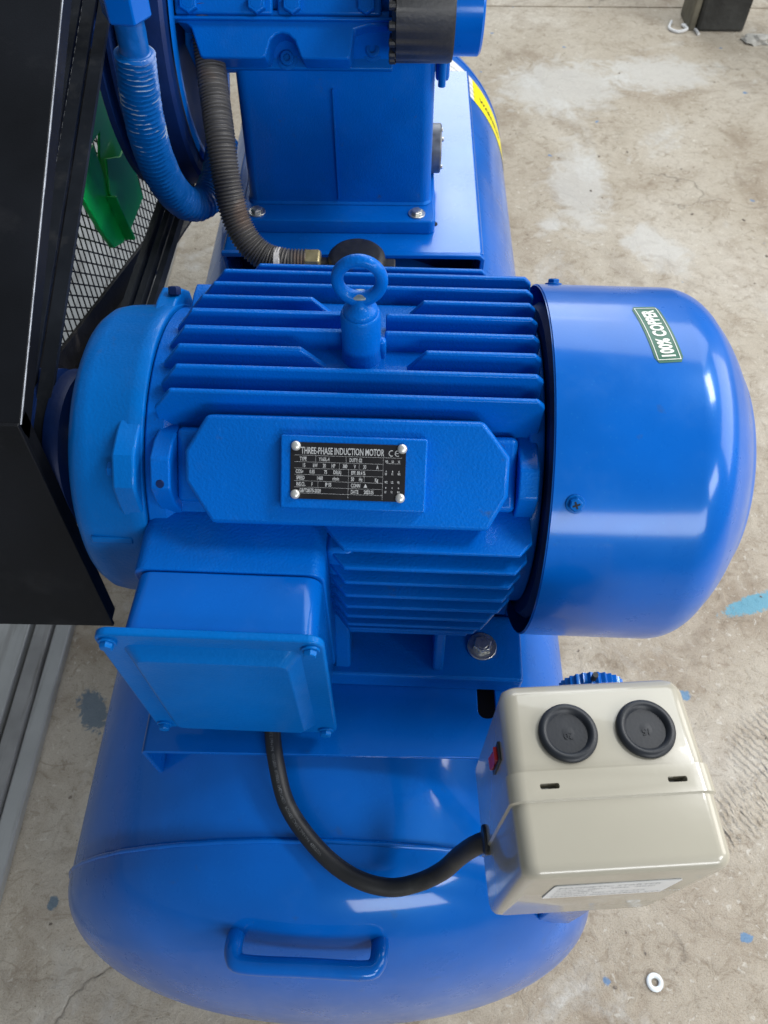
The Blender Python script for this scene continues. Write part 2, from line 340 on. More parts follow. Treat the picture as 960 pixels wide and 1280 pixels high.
def spline(pts, n=14):
    P = [Vector(p) for p in pts]; P = [P[0]*2-P[1]]+P+[P[-1]*2-P[-2]]; out = []
    for i in range(1, len(P)-2):
        for k in range(n):
            t = k/n; a, b, c, d = P[i-1:i+3]
            out.append(.5*((2*b)+(c-a)*t+(2*a-5*b+4*c-d)*t*t+(-a+3*b-3*c+d)*t**3))
    out.append(P[-2]); return out
def resample(path, step):
    L = [0]
    for a, b in zip(path, path[1:]): L.append(L[-1]+(b-a).length)
    n = max(2, int(L[-1]/step)); out = []; j = 0
    for i in range(n+1):
        s = L[-1]*i/n
        while j < len(L)-2 and L[j+1] < s: j += 1
        t = (s-L[j])/max(1e-9, L[j+1]-L[j]); out.append(path[j].lerp(path[j+1], t))
    return out, L[-1]
def frames(path):
    out = []; up = Vector((0, 0, 1)); t0 = (path[1]-path[0]).normalized()
    if abs(t0.dot(up)) > .9: up = Vector((0, 1, 0))
    nrm = (up-t0*up.dot(t0)).normalized()
    for i, p_ in enumerate(path):
        t = (path[min(i+1, len(path)-1)]-path[max(i-1, 0)]).normalized()
        nrm = (nrm-t*nrm.dot(t)).normalized(); out.append((p_, t, nrm, t.cross(nrm)))
    return out
def tube(path, rad, n=16, bm=None, caps=True):
    rings = []
    for i, (p_, t, a, b) in enumerate(frames(path)):
        r = rad(i/(len(path)-1)) if callable(rad) else rad
        rings.append([p_+a*(r*cos(2*pi*k/n))+b*(r*sin(2*pi*k/n)) for k in range(n)])
    return loft(rings, caps=caps, bm=bm)
def hexbolt(name, pos, axis, r, h, m, parent, washer=0, rot=0):
    """hex head with chamfered crown and washer, axis = outward direction"""
    bm = bmesh.new(); hexa = lambda rr, z: [(rr*cos(pi/3*k+rot), rr*sin(pi/3*k+rot), z) for k in range(6)]
    if washer: lathe([(0, washer), (.0018, washer), (.0022, washer*.96)], 'Z', n=28, bm=bm)
    loft([hexa(r, .0021 if washer else 0), hexa(r, h*.82), hexa(r*.88, h)], bm=bm)
    lathe([(h*.99, r*.60), (h*1.03, r*.55)], 'Z', n=16, bm=bm)
    q = Vector(axis).normalized().to_track_quat('Z', 'Y').to_matrix().to_4x4(); q.translation = Vector(pos)
    return obj(name, bm, m, parent, local=q, ang=28, bevel=.0004)
def text_bm(s, size, fn, extrude=.0, xs=1.0, bm=None, align='LEFT', mat=0, bold=0, space=1.0):
    cu = bpy.data.curves.new('t', 'FONT'); cu.body = s; cu.size = size; cu.align_x = align; cu.offset = bold; cu.space_character = space; cu.resolution_u = 3
    o = bpy.data.objects.new('t', cu); COL.objects.link(o); bpy.context.view_layer.update()
    me = bpy.data.meshes.new_from_object(o.evaluated_get(bpy.context.evaluated_depsgraph_get()))
    bm = bm or bmesh.new(); V = [bm.verts.new(fn(v.co.x*xs, v.co.y)) for v in me.vertices]
    for f in me.polygons:
        try: nf = bm.faces.new([V[i] for i in f.vertices]); nf.material_index = mat
        except ValueError: pass
    bpy.data.objects.remove(o); bpy.data.meshes.remove(me); return bm
def flat_obj(name, bm, m, parent):  # printed film: keep winding
    me = bpy.data.meshes.new(name); bm.to_mesh(me); bm.free(); me.materials.append(m)
    o = bpy.data.objects.new(name, me); COL.objects.link(o); o.parent = parent; return o

# ------------------------------------------------------------------ the setting
bm = bmesh.new()
bm.faces.new([bm.verts.new(v) for v in ((-14, -8, 0), (14, -8, 0), (14, 3.655, 0), (-14, 3.655, 0))])
for a, b in (((-14, 3.655, 0), (14, 3.655, 0)),):
    v = [bm.verts.new(p) for p in (a, b, (14, 3.66, -.03), (-14, 3.66, -.03))]; bm.faces.new(v)
tag(obj('concrete_floor', bm, M_floor, smooth=False), kind='structure')
bm = bmesh.new()
for q in (((-14, 3.667, -.03), (14, 3.667, -.03), (14, 3.672, -.002), (-14, 3.672, -.002)), ((-14, 3.672, -.002), (14, 3.672, -.002), (14, 24, -.002), (-14, 24, -.002)), ((-14, 3.65, -.03), (14, 3.65, -.03), (14, 3.68, -.03), (-14, 3.68, -.03))):
    bm.faces.new([bm.verts.new(v) for v in q])
tag(obj('concrete_floor', bm, M_floor, smooth=False), kind='structure')

# grey sheet steel platform with a track along its edge, at the left
t = thing('steel_floor_track', 'grey sheet steel step with a ribbed track edge on the floor left of the tank', 'floor track', (-.69, 0, 0))
obj('step_panel', box(-1.3, -.072, -3, 3.6, 0, .035), M_rail, t, bevel=.003)
obj('track_rail', box(-.064, -.028, -3, 3.6, 0, .030), M_rail2, t, bevel=.003)
bm = box(-.026, .010, -3, 3.6, 0, .022); obj('track_lip', bm, M_rail, t, bevel=.004)
obj('panel_seam', box(-.155, -.150, -3, 3.6, .035, .037), M_rail2, t)

# dark post foot at the top right
t = thing('steel_post', 'dark grimy steel post foot standing on the concrete at the top right corner', 'post', (1.275, 3.47, 0))
obj('column', box(-.06, .135, -.03, .16, 0, 1.0), M_post, t, bevel=.012)
obj('side_plate', box(-.092, -.062, -.02, .13, .0, 1.0), M_olive, t, bevel=.006)
bm = bmesh.new(); bmesh.ops.create_icosphere(bm, subdivisions=3, radius=1)
for v in bm.verts:
    d = .75+.5*noise.noise(v.co*1.7); v.co = Vector((v.co.x*.075*d, v.co.y*.05*d, max(0, v.co.z*.03*d)))
tag(obj('rubble_lump', bm, M_card), 'pale torn scrap lying on the floor right of the dark post foot', 'scrap').location = (1.45, 3.37, 0)
bm = tube(spline([(-.03, .06, .006), (-.05, .0, .006), (-.02, -.03, .006), (.02, -.01, .008), (.01, .03, .006), (.05, .0, .006), (.06, -.05, .006)]), .006, 8)
tag(obj('plastic_strip', bm, M_paper), 'white curled plastic strip on the floor at the left foot of the dark post', 'scrap').location = (1.16, 3.46, 0)

# washer
bm = bmesh.new(); n = 40
rg = [[(r*cos(2*pi*i/n), r*sin(2*pi*i/n), z) for i in range(n)] for r, z in ((.0062, .0), (.0140, .0), (.0141, .0015), (.0139, .0017), (.0064, .0017), (.0062, .0015), (.0062, 0))]
o = obj('washer', loft(rg, caps=False), M_washer, ang=50); o.location = (.4504, .081, .002); o.rotation_euler = (.03, .02, 0)
tag(o, 'small galvanised flat washer lying on the concrete at the bottom right', 'washer')

# grit
bm = bmesh.new()
for i in range(520):
    x, y = random.uniform(-1.0, 2.2), random.uniform(-.1, 3.4)
    if -.4 < x < .27 and y < 2.0: continue
    if x < -.66: continue
    s = random.choice((.0012, .0018, .0025, .004))*random.uniform(.6, 1.2); m4 = Matrix.Translation((x, y, s*.3)) @ Matrix.Rotation(random.uniform(0, 6), 4, 'Z') @ Matrix.Diagonal((s*random.uniform(1, 2.2), s, s*.5, 1))
    bmesh.ops.create_icosphere(bm, subdivisions=1, radius=1, matrix=m4)
tag(obj('grit', bm, M_grit, smooth=False), 'scattered small crumbs of grit on the concrete floor', 'grit', kind='stuff')

# ------------------------------------------------------------------ air tank
TX, TZ, TR = -.07, .42, .32
tank = thing('air_tank', 'large glossy blue horizontal air receiver tank under the motor, lifting handle on its near end', 'air tank', (TX, 0, 0))
def head_profile(y0, y1, sgn):
    return
prof = []
for k in range(25):
    a = pi/2*k/24; prof.append((.143-.136*cos(a), max(.004, (TR-.0005)*sin(a)**.93)))
shell = [(.162, TR-.0012), (.1622, TR-.003)]
pf = prof+[(.1455, TR)]
obj('near_head', lathe(pf+[(.1470, TR), (.1480, TR-.0015)], 'Y', (0, 0, TZ), 128), M_tank, tank, ang=60)
obj('tank_shell', lathe([(.1482, TR-.004), (.150, TR-.0012), (.9, TR-.0012), (1.78, TR-.0012)], 'Y', (0, 0, TZ), 128), M_tank, tank, ang=60)
obj('far_head', lathe([(1.78, TR)]+[(1.78+.16*sin(pi/2*k/20), max(.004, TR*cos(pi/2*k/20))) for k in range(21)], 'Y', (0, 0, TZ), 96), M_tank, tank, ang=60)
# weld bead, slightly uneven
bm = bmesh.new(); n = 200; ring = []
path = [Vector(((TR-.0008)*cos(2*pi*i/n), .1485+.0006*noise.noise(Vector((i*.3, 0, 0))), TZ+(TR-.0008)*sin(2*pi*i/n))) for i in range(n+1)]
obj('weld_bead', tube(path, lambda t: .0027+.0007*noise.noise(Vector((t*220, 1, 0))), 8, bm, caps=False), M_tank, tank, ang=80)
# handle
hp = spline([(-.070, .088, .672), (-.071, .070, .694), (-.069, .056, .7005), (-.058, .050, .702), (0, .0485, .701), (.050, .0475, .699), (.061, .052, .697), (.064, .064, .692), (.064, .086, .670)], 10)
h = obj('handle', tube(resample([Vector(p) for p in hp], .003)[0], .0083, 18), M_tank, tank, ang=60)
for sx in (-.0705, .064):
    bm = lathe([(0, .0125), (.003, .011), (.006, .0085)], 'Z', n=20)
    for v in bm.verts: v.co += .0008*noise.noise_vector(v.co*300)
    q = Vector((sx*.2, -.62, .78)).normalized().to_track_quat('Z', 'Y').to_matrix().to_4x4(); q.translation = Vector((sx, .0805, .6765))
    obj('weld_fillet', bm, M_tank, tank, local=q)
# motor bed: folded channel
def channel(name, x0, x1, y0, y1, z, drop, m, thick=.005, r=.006):
    o = []
    for k in range(5):
        a = pi/2*k/4; o.append((x1-r+r*sin(a), z-r+r*cos(a)))
    i_ = [(x1-thick-(r-thick)*0, z-r), (x1-r, z-thick)]
    out = [(x0, z-drop)]+[(x0+r-r*cos(pi/2*k/4), z-r+r*sin(pi/2*k/4)) for k in range(5)]+o+[(x1, z-drop), (x1-thick, z-drop), (x1-thick, z-thick), (x0+thick, z-thick), (x0+thick, z-drop)]
    return obj(name, prism(out, lambda a, b, t_: (a, t_, b), y0, y1), m, tank, bevel=.0008)
mb = channel('motor_bed', -.172, .201, .2226, .925, .762, .09, M_sheet)
bmc = bmesh.new(); prism(rrect(.158, .176, .262, .300, .008, 4), lambda a, b, t_: (a, b, t_), .72, .80, bmc)
cut(mb, [bmc])
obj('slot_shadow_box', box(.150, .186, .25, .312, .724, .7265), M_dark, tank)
pbd = channel('pump_bed', -.185, .196, .938, 1.46, .80, .135, M_bed)
# near wall web of the pump bed (recessed end opening)
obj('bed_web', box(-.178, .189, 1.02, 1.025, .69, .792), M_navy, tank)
for (x, y) in ((-.172, .30), (.196, .30)): pass
# rounded folded lip round the pump bed's open end
obj('bed_lip', prism([(-.185, .801), (.190, .801), (.1975, .794), (.1975, .705), (.191, .705), (.191, .792), (.187, .7945), (-.185, .7945)], lambda a, b, t_: (a, t_, b), .930, .938), M_sheet, tank, bevel=.0012)
# hole beside the pump base
obj('bed_slot', prism(rrect(.118, .130, 1.0, 1.01, .0045, 4), lambda a, b, t_: (a, b, t_), .8002, .8006), M_dark, tank)
# feet
for x in (-.2, .2):
    for y in (.35, 1.5):
        obj('foot', prism([(-.03, 0), (.03, 0), (.03, .012), (.015, .03), (.015, .2), (-.015, .2), (-.015, .03), (-.03, .012)], lambda a, b, t_: (x+a, y+t_, b), -.04, .04), M_tank, tank, bevel=.002)
# bracket that carries the starter box
obj('starter_bracket', box(.225, .262, .10, .135, .60, .829), M_sheet, tank, bevel=.002)
# warning label wrapped on the far right of the shell
def on_shell(a, y, off=.001):  # a: degrees from +X up
    R_ = TR-.0012+off; return (R_*cos(radians(a)), y, TZ+R_*sin(radians(a)))
def shell_patch(a0, a1, y0, y1, off, n=10):
    bm = bmesh.new(); g = [[bm.verts.new(on_shell(a0+(a1-a0)*i/n, y0+(y1-y0)*j/2, off)) for j in range(3)] for i in range(n+1)]
    for i in range(n):
        for j in range(2): bm.faces.new((g[i][j], g[i][j+1], g[i+1][j+1], g[i+1][j]))
    return bm

# ------------------------------------------------------------------ electric motor (local frame: X along the shaft)
MY = -radians(1.3)
mot = thing('electric_motor', 'blue finned three-phase electric motor with eyebolt and terminal box lying across the tank', 'electric motor', (.0, .4653, .92), MY)
# frame barrel
obj('motor_frame', lathe([(-.199, .118), (-.199, .1365), (-.184, .1365), (-.176, .130), (.108, .128), (.110, .134), (.122, .134), (.122, .1)], 'X', n=96), M_cast, mot, bevel=.0015)
# vertical fins on the upper half
dys = [-.0605+.0215*k for k in range(9)]; dzs = [.1528, .1575, .1585, .158, .1572, .1539, .1504, .1466, .1365]
def fin(pts, fn, t=.0019, tb=.0030):
    """fin plate: thin at the tip, thicker at the root; pts (u, s) with s = height"""
    smin = min(s for _, s in pts); smax = max(s for _, s in pts); bm = bmesh.new()
    th = lambda s: tb+(t-tb)*(s-smin)/(smax-smin)
    A = [bm.verts.new(fn(u, s, -th(s))) for u, s in pts]; B = [bm.verts.new(fn(u, s, th(s))) for u, s in pts]
    bm.faces.new(A); bm.faces.new(B[::-1]); n = len(pts)
    for i in range(n): bm.faces.new((A[i], A[(i+1) % n], B[(i+1) % n], B[i]))
    return bm
ulefts = [-.173, -.171, -.173, -.172, -.170, -.166, -.160, -.155, -.128]
for k, (dy, dz) in enumerate(zip(dys, dzs)):
    base = sqrt(max(.0001, .126**2-dy*dy))-.004
    if k in (7,): base = .06
    if k == 8: base = .04
    uL = ulefts[k]; uR = .111 if k < 8 else .075
    c_ = .016
    def seg(a, b, cl, cr, tipd=0):
        return fin([(a, dz), (b, dz-tipd), (b+cr, dz-tipd-abs(cr)*1.0), (b+cr, base), (a-cl, base), (a-cl, dz-cl*1.25)] if cr > 0 and cl > 0 else
                   [(a, dz), (b, dz-tipd), (b+cr, dz-tipd-abs(cr)), (b+cr, base), (a-cl, base), (a-cl, dz-abs(cl))], lambda u, s, tt: (u, dy+tt, s), .0023, .0040)
    if k in (2, 5):
        obj('cooling_fin', seg(uL, -.075 if k == 2 else -.072, c_, .020), M_cast, mot, bevel=.0015, seg=3)
        obj('cooling_fin', seg(.025 if k == 2 else .022, uR, .020, .006), M_cast, mot, bevel=.0015, seg=3)
    elif k in (3, 4):
        obj('cooling_fin', seg(uL, -.042, c_, .001), M_cast, mot, bevel=.0015, seg=3)
        obj('cooling_fin', seg(-.008, uR, .001, .006), M_cast, mot, bevel=.0015, seg=3)
    else:
        obj('cooling_fin', seg(uL, uR, c_, .006), M_cast, mot, bevel=.0015, seg=3)
# horizontal fins on the side towards the viewer and their twins behind
for k, z in enumerate([.070, .053, .036, .019, .002, -.015, -.033, -.050, -.067]):
    tip = [.1505, .1575, .161, .164, .1655, .166, .165, .161, .155][k]
    base = sqrt(.126**2-z*z)-.004; u0 = -.035; ur = [.104, .102, .099, .096, .094, .087, .083, .078, .073][k]
    pts = [(u0, tip), (ur, tip), (ur+.010, tip-.012), (ur+.010, base), (u0-.018, base), (u0-.018, tip-.022)]
    obj('cooling_fin', fin(pts, lambda u, s, tt: (u, -s, z+tt), t=.0021, tb=.0034), M_cast, mot, bevel=.0014, seg=3)
    pts = [(-.165, tip), (ur, tip), (ur+.010, tip-.012), (ur+.010, base), (-.178, base)]
    if k > 1: obj('cooling_fin', fin(pts, lambda u, s, tt: (u, s, z+tt), t=.0021, tb=.0034), M_cast, mot, bevel=.0014, seg=3)
# eyebolt boss pad and boss
obj('boss_pad', prism([(-.074, -.036), (.025, -.036), (.036, -.020), (.036, .030), (.025, .060), (-.074, .060), (-.086, .030), (-.086, -.020)], lambda a, b, t_: (a, b, t_), .10, .1395-.0), M_cast, mot, bevel=.004, seg=3)
EX, EY = -.0275, -.004
obj('eyebolt_boss', lathe([(.13, .0185), (.142, .0165), (.150, .0158), (.183, .0158), (.1855, .0145), (.1855, .003)], 'Z', (EX, EY, 0), 40), M_cast, mot, ang=50, bevel=.0006)
for sx in (1,):
    obj('boss_web', box(EX+min(sx*.008, sx*.020), EX+max(sx*.008, sx*.020), EY-.004, EY+.004, .13, .158), M_cast, mot, bevel=.003, seg=3)
# eyebolt: shoulder, neck and ring
eye = obj('eyebolt', lathe([(.1856, .0135), (.1885, .0135), (.190, .012), (.193, .0085), (.197, .007), (.201, .006)], 'Z', (EX, EY, 0), 32), M_cast, mot, ang=50)
bm = bmesh.new(); n = 56; rings = []
for i in range(n):
    a = 2*pi*i/n; rr = .0166; tr = .0048+.0013*max(0, -sin(a))**3
    cen = Vector((EX+rr*cos(a), EY, .2155+rr*1.04*sin(a))); d = Vector((cos(a), 0, sin(a)))
    rings.append([bm.verts.new(cen+d*(tr*cos(2*pi*j/18))+Vector((0, tr*1.0*sin(2*pi*j/18), 0))) for j in range(18)])
for i in range(n):
    for j in range(18): bm.faces.new((rings[i][j], rings[(i+1) % n][j], rings[(i+1) % n][(j+1) % 18], rings[i][(j+1) % 18]))
obj('ring', bm, M_cast, eye, ang=80)
bm = bmesh.new(); bmesh.ops.create_icosphere(bm, subdivisions=3, radius=1, matrix=Matrix.Translation((EX, EY, .2015)) @ Matrix.Diagonal((.0100, .0060, .0026, 1)))
obj('worn_seat', bm, M_worn, eye)
# slanted pad that carries the nameplate
PH = radians(47); Nn = Vector((0, -cos(PH), sin(PH))); Tt = Vector((0, sin(PH), cos(PH)))
def pad(u, v, t_): return Vector((u, 0, 0))+Nn*t_+Tt*v
obj('data_pad', prism([(-.142, .0415), (.070, .0425), (.091, .0165), (.091, -.014), (.077, -.0415), (-.138, -.0425), (-.159, -.010), (-.159, .014)], pad, .11, .1625), M_cast, mot, bevel=.0035, seg=3)
obj('pad_band', prism([(-.172, .030), (.100, .030), (.100, -.030), (-.172, -.030)], pad, .11, .1400), M_cast, mot, bevel=.005, seg=3)
obj('raised_pad', prism([(-.0835, .0285), (.0275, .0285), (.0275, -.0275), (-.0835, -.0275)], pad, .1605, .1705), M_cast, mot, bevel=.0015, seg=3)
npx0, npx1, npv0, npv1 = -.0755, .0115, -.0195, .0235
npl = obj('nameplate', prism(rrect(npx0, npx1, npv0, npv1, .002, 3), pad, .1705, .1714), M_plate, mot, bevel=.0002)
bm = bmesh.new(); T0 = .17160
def rect(u0, u1, v0, v1): bm.faces.new([bm.verts.new(pad(a, b, T0)) for a, b in ((u0, v0), (u1, v0), (u1, v1), (u0, v1))])
def ptx(s, u, v, size, xs=.62, bold=0): text_bm(s, size, lambda a, b: pad(u+a, v+b, T0), xs=xs, bm=bm, bold=bold)
def serif(s, u, v, size): ptx(s, u, v, size, .58, .0001)
ptx('THREE-PHASE INDUCTION MOTOR', npx0+.0078, .0150, .0072, .545, .00012)
# CE mark as two open arcs and a bar
for cx, bar in ((.0006, 0), (.0052, 1)):
    for i in range(14):
        a, b = radians(60+240*i/14), radians(60+240*(i+1)/14); r1, r0 = .0022, .0016
        bm.faces.new([bm.verts.new(pad(cx+r*cos(q), .0172+r*sin(q)*1.1, T0)) for r, q in ((r0, a), (r1, a), (r1, b), (r0, b))])
    if bar: rect(cx-.0018, cx+.0006, .0169, .0175)
vl = [.0138, .0088, .0040, -.0008, -.0056, -.0104, -.0150]
UM, UE = -.0315, -.0055
for v in vl: rect(npx0+.003, (UE if v < .0138 else npx1-.003), v-.00009, v+.00009)
for (u, a, b) in ((-.0335, .0138, .0088), (-.0385, .0088, .0040), (-.0235, .0088, .0040), (UM, .0040, -.0180), (-.0195, -.0008, -.0056), (-.0565, .0138, .0088), (-.0545, -.0056, -.0104)):
    rect(u-.00008, u+.00008, b, a)
rect(UE-.00008, UE+.00008, -.0185, .0138)
S = .0040
for s, u, v in (('TYPE', -.0685, .0098), ('Y160L-4', -.0540, .0098), ('DUTY: S2', -.0310, .0098),
                ('15', -.0665, .0050), ('kW', -.0585, .0050), ('20', -.0510, .0050), ('HP', -.0445, .0050), ('380', -.0360, .0050), ('V', -.0275, .0050), ('30', -.0205, .0050), ('A', -.0105, .0050),
                ('COS\u00f8', -.0715, .0002), ('0.85', -.0610, .0002), ('75', -.0500, .0002), ('DB(A)', -.0430, .0002), ('EFF. 89.4 %', -.0295, .0002),
                ('SPEED', -.0710, -.0046), ('1460', -.0555, -.0046), ('r/min', -.0435, -.0046), ('50', -.0295, -.0046), ('Hz', -.0235, -.0046), ('Kg', -.0115, -.0046),
                ('INS.CL.', -.0710, -.0094), ('F', -.0595, -.0094), ('IP 55', -.0490, -.0094), ('CONN', -.0295, -.0094), ('GB/T28575-2020', -.0685, -.0142), ('DATE', -.0295, -.0142), ('2023.05', -.0195, -.0142)):
    serif(s, u, v, S)
bm.faces.new([bm.verts.new(pad(a, b, T0)) for a, b in ((-.0198, -.0094), (-.0170, -.0094), (-.0184, -.0064))])
for i, u in enumerate((-.0040, .0008, .0056)):
    serif(['W2', 'U2', 'V2'][i], u, .0102, .0024); serif(['o', 'o', 'o'][i], u+.0006, .0030, .0024); serif(['U1', 'V1', 'W1'][i], u, .0008, .0024)
    serif(['W2', 'U2', 'V2'][i], u, -.0055, .0024); serif('o', u+.0006, -.0095, .0024); serif(['U1', 'V1', 'W1'][i], u, -.0130, .0024)
rect(-.0030, .0075, .0094, .0096)
flat_obj('lettering', bm, M_dimprint, npl)
for (u, v) in ((npx0+.0040, npv1-.0028), (npx1-.0030, npv1-.0028), (npx0+.0038, npv0+.0035), (npx1-.0035, npv0+.0030)):
    bm = lathe([(0, .0037), (.0008, .0037), (.0018, .0031), (.0025, .0018), (.0027, .0002)], 'Z', n=20)
    q = Nn.to_track_quat('Z', 'Y').to_matrix().to_4x4(); q.translation = pad(u, v, .1714); obj('rivet', bm, M_alu, npl, local=q, ang=60)
# ears with tapped holes at both ends of the frame
def ear(u, phi, w, r0, r1, half, m=M_cast, hole=True):
    n_ = Vector((0, -cos(radians(phi)), sin(radians(phi)))); t_ = Vector((0, sin(radians(phi)), cos(radians(phi))))
    pts = [(-half, r0), (-half*.62, r1-.011), (-half*.30, r1), (half*.30, r1), (half*.62, r1-.011), (half, r0)]
    o = obj('flange_ear', prism(pts, lambda a, b, c: Vector((u+c, 0, 0))+t_*a+n_*b, -w, w), m, mot, bevel=.0018, seg=3)
    return n_, t_
for phi in (45, 135, -45, -135):
    ear(-.180, phi, .008, .120, .157, .040); ear(.108, phi, .008, .120, .152, .038)
for u in (-.1668,):
    n_ = Vector((0, -cos(radians(42)), sin(radians(42))))
    q = n_.to_track_quat('Z', 'Y').to_matrix().to_4x4(); q.translation = Vector((-.180, 0, 0))+n_*.1570
    obj('lug_hole', lathe([(0, .0035), (.0008, .0030)], 'Z', n=16), M_navy, mot, local=q)
# drive-end shield
obj('end_shield', lathe([(-.200, .10), (-.200, .139), (-.203, .1400), (-.212, .1400), (-.215, .1385), (-.246, .1370), (-.256, .1350), (-.263, .1300), (-.2675, .1220), (-.2695, .112), (-.270, .085), (-.262, .060), (-.272, .050), (-.274, .030)], 'X', n=96), M_azure, mot, ang=40, bevel=.001)
for phi in (45, 135, -45, -135):
    n_ = Vector((0, -cos(radians(phi)), sin(radians(phi)))); t_ = Vector((0, sin(radians(phi)), cos(radians(phi))))
    obj('shield_ear', prism([(-.052, .120), (-.030, .141), (-.013, .153), (.013, .153), (.030, .141), (.052, .120)], lambda a, b, c: Vector((c, 0, 0))+t_*a+n_*b, -.220, -.201), M_azure, mot, bevel=.0025, seg=3)
    hexbolt('bolt', Vector((-.220, 0, 0))+n_*.143, (-1, 0, 0), .0062, .006, M_dullblue, mot)
obj('shield_rib', prism([(-.250, -.008), (-.215, -.008), (-.215, .008), (-.250, .008)], lambda a, b, c: Vector((a, 0, 0))+Vector((0, -cos(radians(18)), sin(radians(18))))*c+Vector((0, sin(radians(18)), cos(radians(18))))*b*.4, .08, .1392), M_azure, mot, bevel=.001)
n_ = Vector((0, -cos(radians(126)), sin(radians(126))))
hexbolt('bolt', Vector((-.205, 0, 0))+n_*.148, n_, .006, .007, M_navy, mot)
# shaft and grooved pulley
pul = obj('drive_pulley', lathe([(-.298, .03), (-.298, .074), (-.302, .076), (-.311, .076), (-.316, .064), (-.322, .076), (-.328, .076), (-.333, .064), (-.339, .076), (-.344, .076), (-.349, .064), (-.355, .076), (-.362, .076), (-.362, .03)], 'X', n=72), M_navy, mot, ang=30)
obj('shaft', lathe([(-.36, .021), (-.24, .021)], 'X', n=32), M_zinc, mot)
# fan cover: sheet drum with a rounded shoulder and shallow cone end
R0 = .1655
cp = [(.1235, R0), (.1235, R0+.0), (.130, R0+.0002)]
cp = [(.124, R0-.0012), (.1245, R0), (.20, R0), (.236, R0)]
for k in range(1, 11):
    a = radians(52*k/10); cp.append((.236+.044*sin(a), R0-.044+.044*cos(a)))
uE, rE = cp[-1]
for k in range(1, 6): q_ = k/5; cp.append((uE+.0290*(q_-.12*q_*q_), rE-.036*(.8*q_+.2*q_*q_)))
uE, rE = cp[-1]
for k in range(1, 6):
    a = k/5; cp.append((uE+.006*sin(a*pi/2), rE-.010*a))
cp += [(cp[-1][0]+.001, .08), (cp[-1][0]+.001, .01)]
# inner skin
inn = [(u-.0013, r-.0013) for u, r in cp[1:]]
cover = obj('fan_cover', loft([[(u, r*cos(2*pi*i/128), r*sin(2*pi*i/128)) for i in range(128)] for u, r in list(reversed(inn))+cp], caps=False), M_sheet, mot, ang=50)
obj('fan_hollow', lathe([(.145, .03), (.146, .13)], 'X', n=48), M_dark, mot)
obj('fan_hub_plate', lathe([(.1221, .05), (.1235, .145), (.13, .150), (.13, .05)], 'X', n=64), M_navy, mot)
def screw(pos, n_, r, m, parent):
    q = Vector(n_).normalized().to_track_quat('Z', 'Y').to_matrix().to_4x4() @ Matrix.Rotation(.35, 4, 'Z'); q.translation = Vector(pos)
    bm = lathe([(0, r*1.5), (.0013, r*1.5), (.0015, r*1.35)], 'Z', n=28)
    loft([[(r*1.12*cos(pi/3*k), r*1.12*sin(pi/3*k), z) for k in range(6)] for z in (.0014, .0042)]+[[(r*.95*cos(pi/3*k), r*.95*sin(pi/3*k), .0052) for k in range(6)]], bm=bm)
    s = obj('screw', bm, m, parent, local=q, bevel=.0003)
    b2 = bmesh.new(); box(-r*.6, r*.6, -r*.13, r*.13, .0053, .00545, b2); box(-r*.13, r*.13, -r*.6, r*.6, .0053, .00548, b2)
    obj('cross_recess', b2, M_dark, s, smooth=False); return s
for phi, u in ((41, .1415), (131, .141)):
    n_ = Vector((0, -cos(radians(phi)), sin(radians(phi)))); screw(Vector((u, 0, 0))+n_*(R0-.0002), n_, .0050, M_dullblue, cover)
# green label wrapped on the cover; text reads upwards
def cov(u, s, off): # s = arc length from phi=90 toward rear
    a = s/R0; return Vector((u, (R0+off)*sin(a), (R0+off)*cos(a)))
LB = (.2080, .0060)  # centre u, arc
def lab(a, b, off):  # a across (u), b along the arc; stuck on a little askew
    return cov(LB[0]+a*.99-.16*b, LB[1]+b+.10*a, off)
LW, LH = .0112, .0330
def lpatch(x0, x1, y0, y1, off, r=.002):
    bm = bmesh.new(); N = 14; pts = rrect(x0, x1, y0, y1, r, 4)
    xs_ = {}
    rows = []
    for i in range(N+1):
        y = y0+(y1-y0)*i/N; d = max(0, r-min(y-y0, y1-y)); ins = r-sqrt(max(0, r*r-d*d))
        rows.append([bm.verts.new(lab(x0+ins, y, off)), bm.verts.new(lab((x0+x1)/2, y, off)), bm.verts.new(lab(x1-ins, y, off))])
    for i in range(N):
        for j in range(2): bm.faces.new((rows[i][j], rows[i][j+1], rows[i+1][j+1], rows[i+1][j]))
    return bm
st = obj('copper_label', lpatch(-LW, LW, -LH, LH, .0003, .0025), M_label_green, cover, ang=60); st['label'] = 'green label with white capitals'
bm = text_bm('100% COPPER', .0145, lambda a, b: lab(.0052-b, a-.0290, .00055), xs=.625, bold=.0006)
for poly in (((-.0092, -.0086), (-.0305, .0305)), ((.0086, .0092), (-.0305, .0305))):
    (xa, xb), (ya, yb) = poly; prev = None
    for i in range(15):
        y = ya+(yb-ya)*i/14; cur = (bm.verts.new(lab(xa, y, .00055)), bm.verts.new(lab(xb, y, .00055)))
        if prev: bm.faces.new((prev[0], prev[1], cur[1], cur[0]))
        prev = cur
for y in (-.0305, .0299):
    bm.faces.new([bm.verts.new(lab(a, b, .00056)) for a, b in ((-.0092, y), (.0092, y), (.0092, y+.0006), (-.0092, y+.0006))])
flat_obj('lettering', bm, M_white, st)
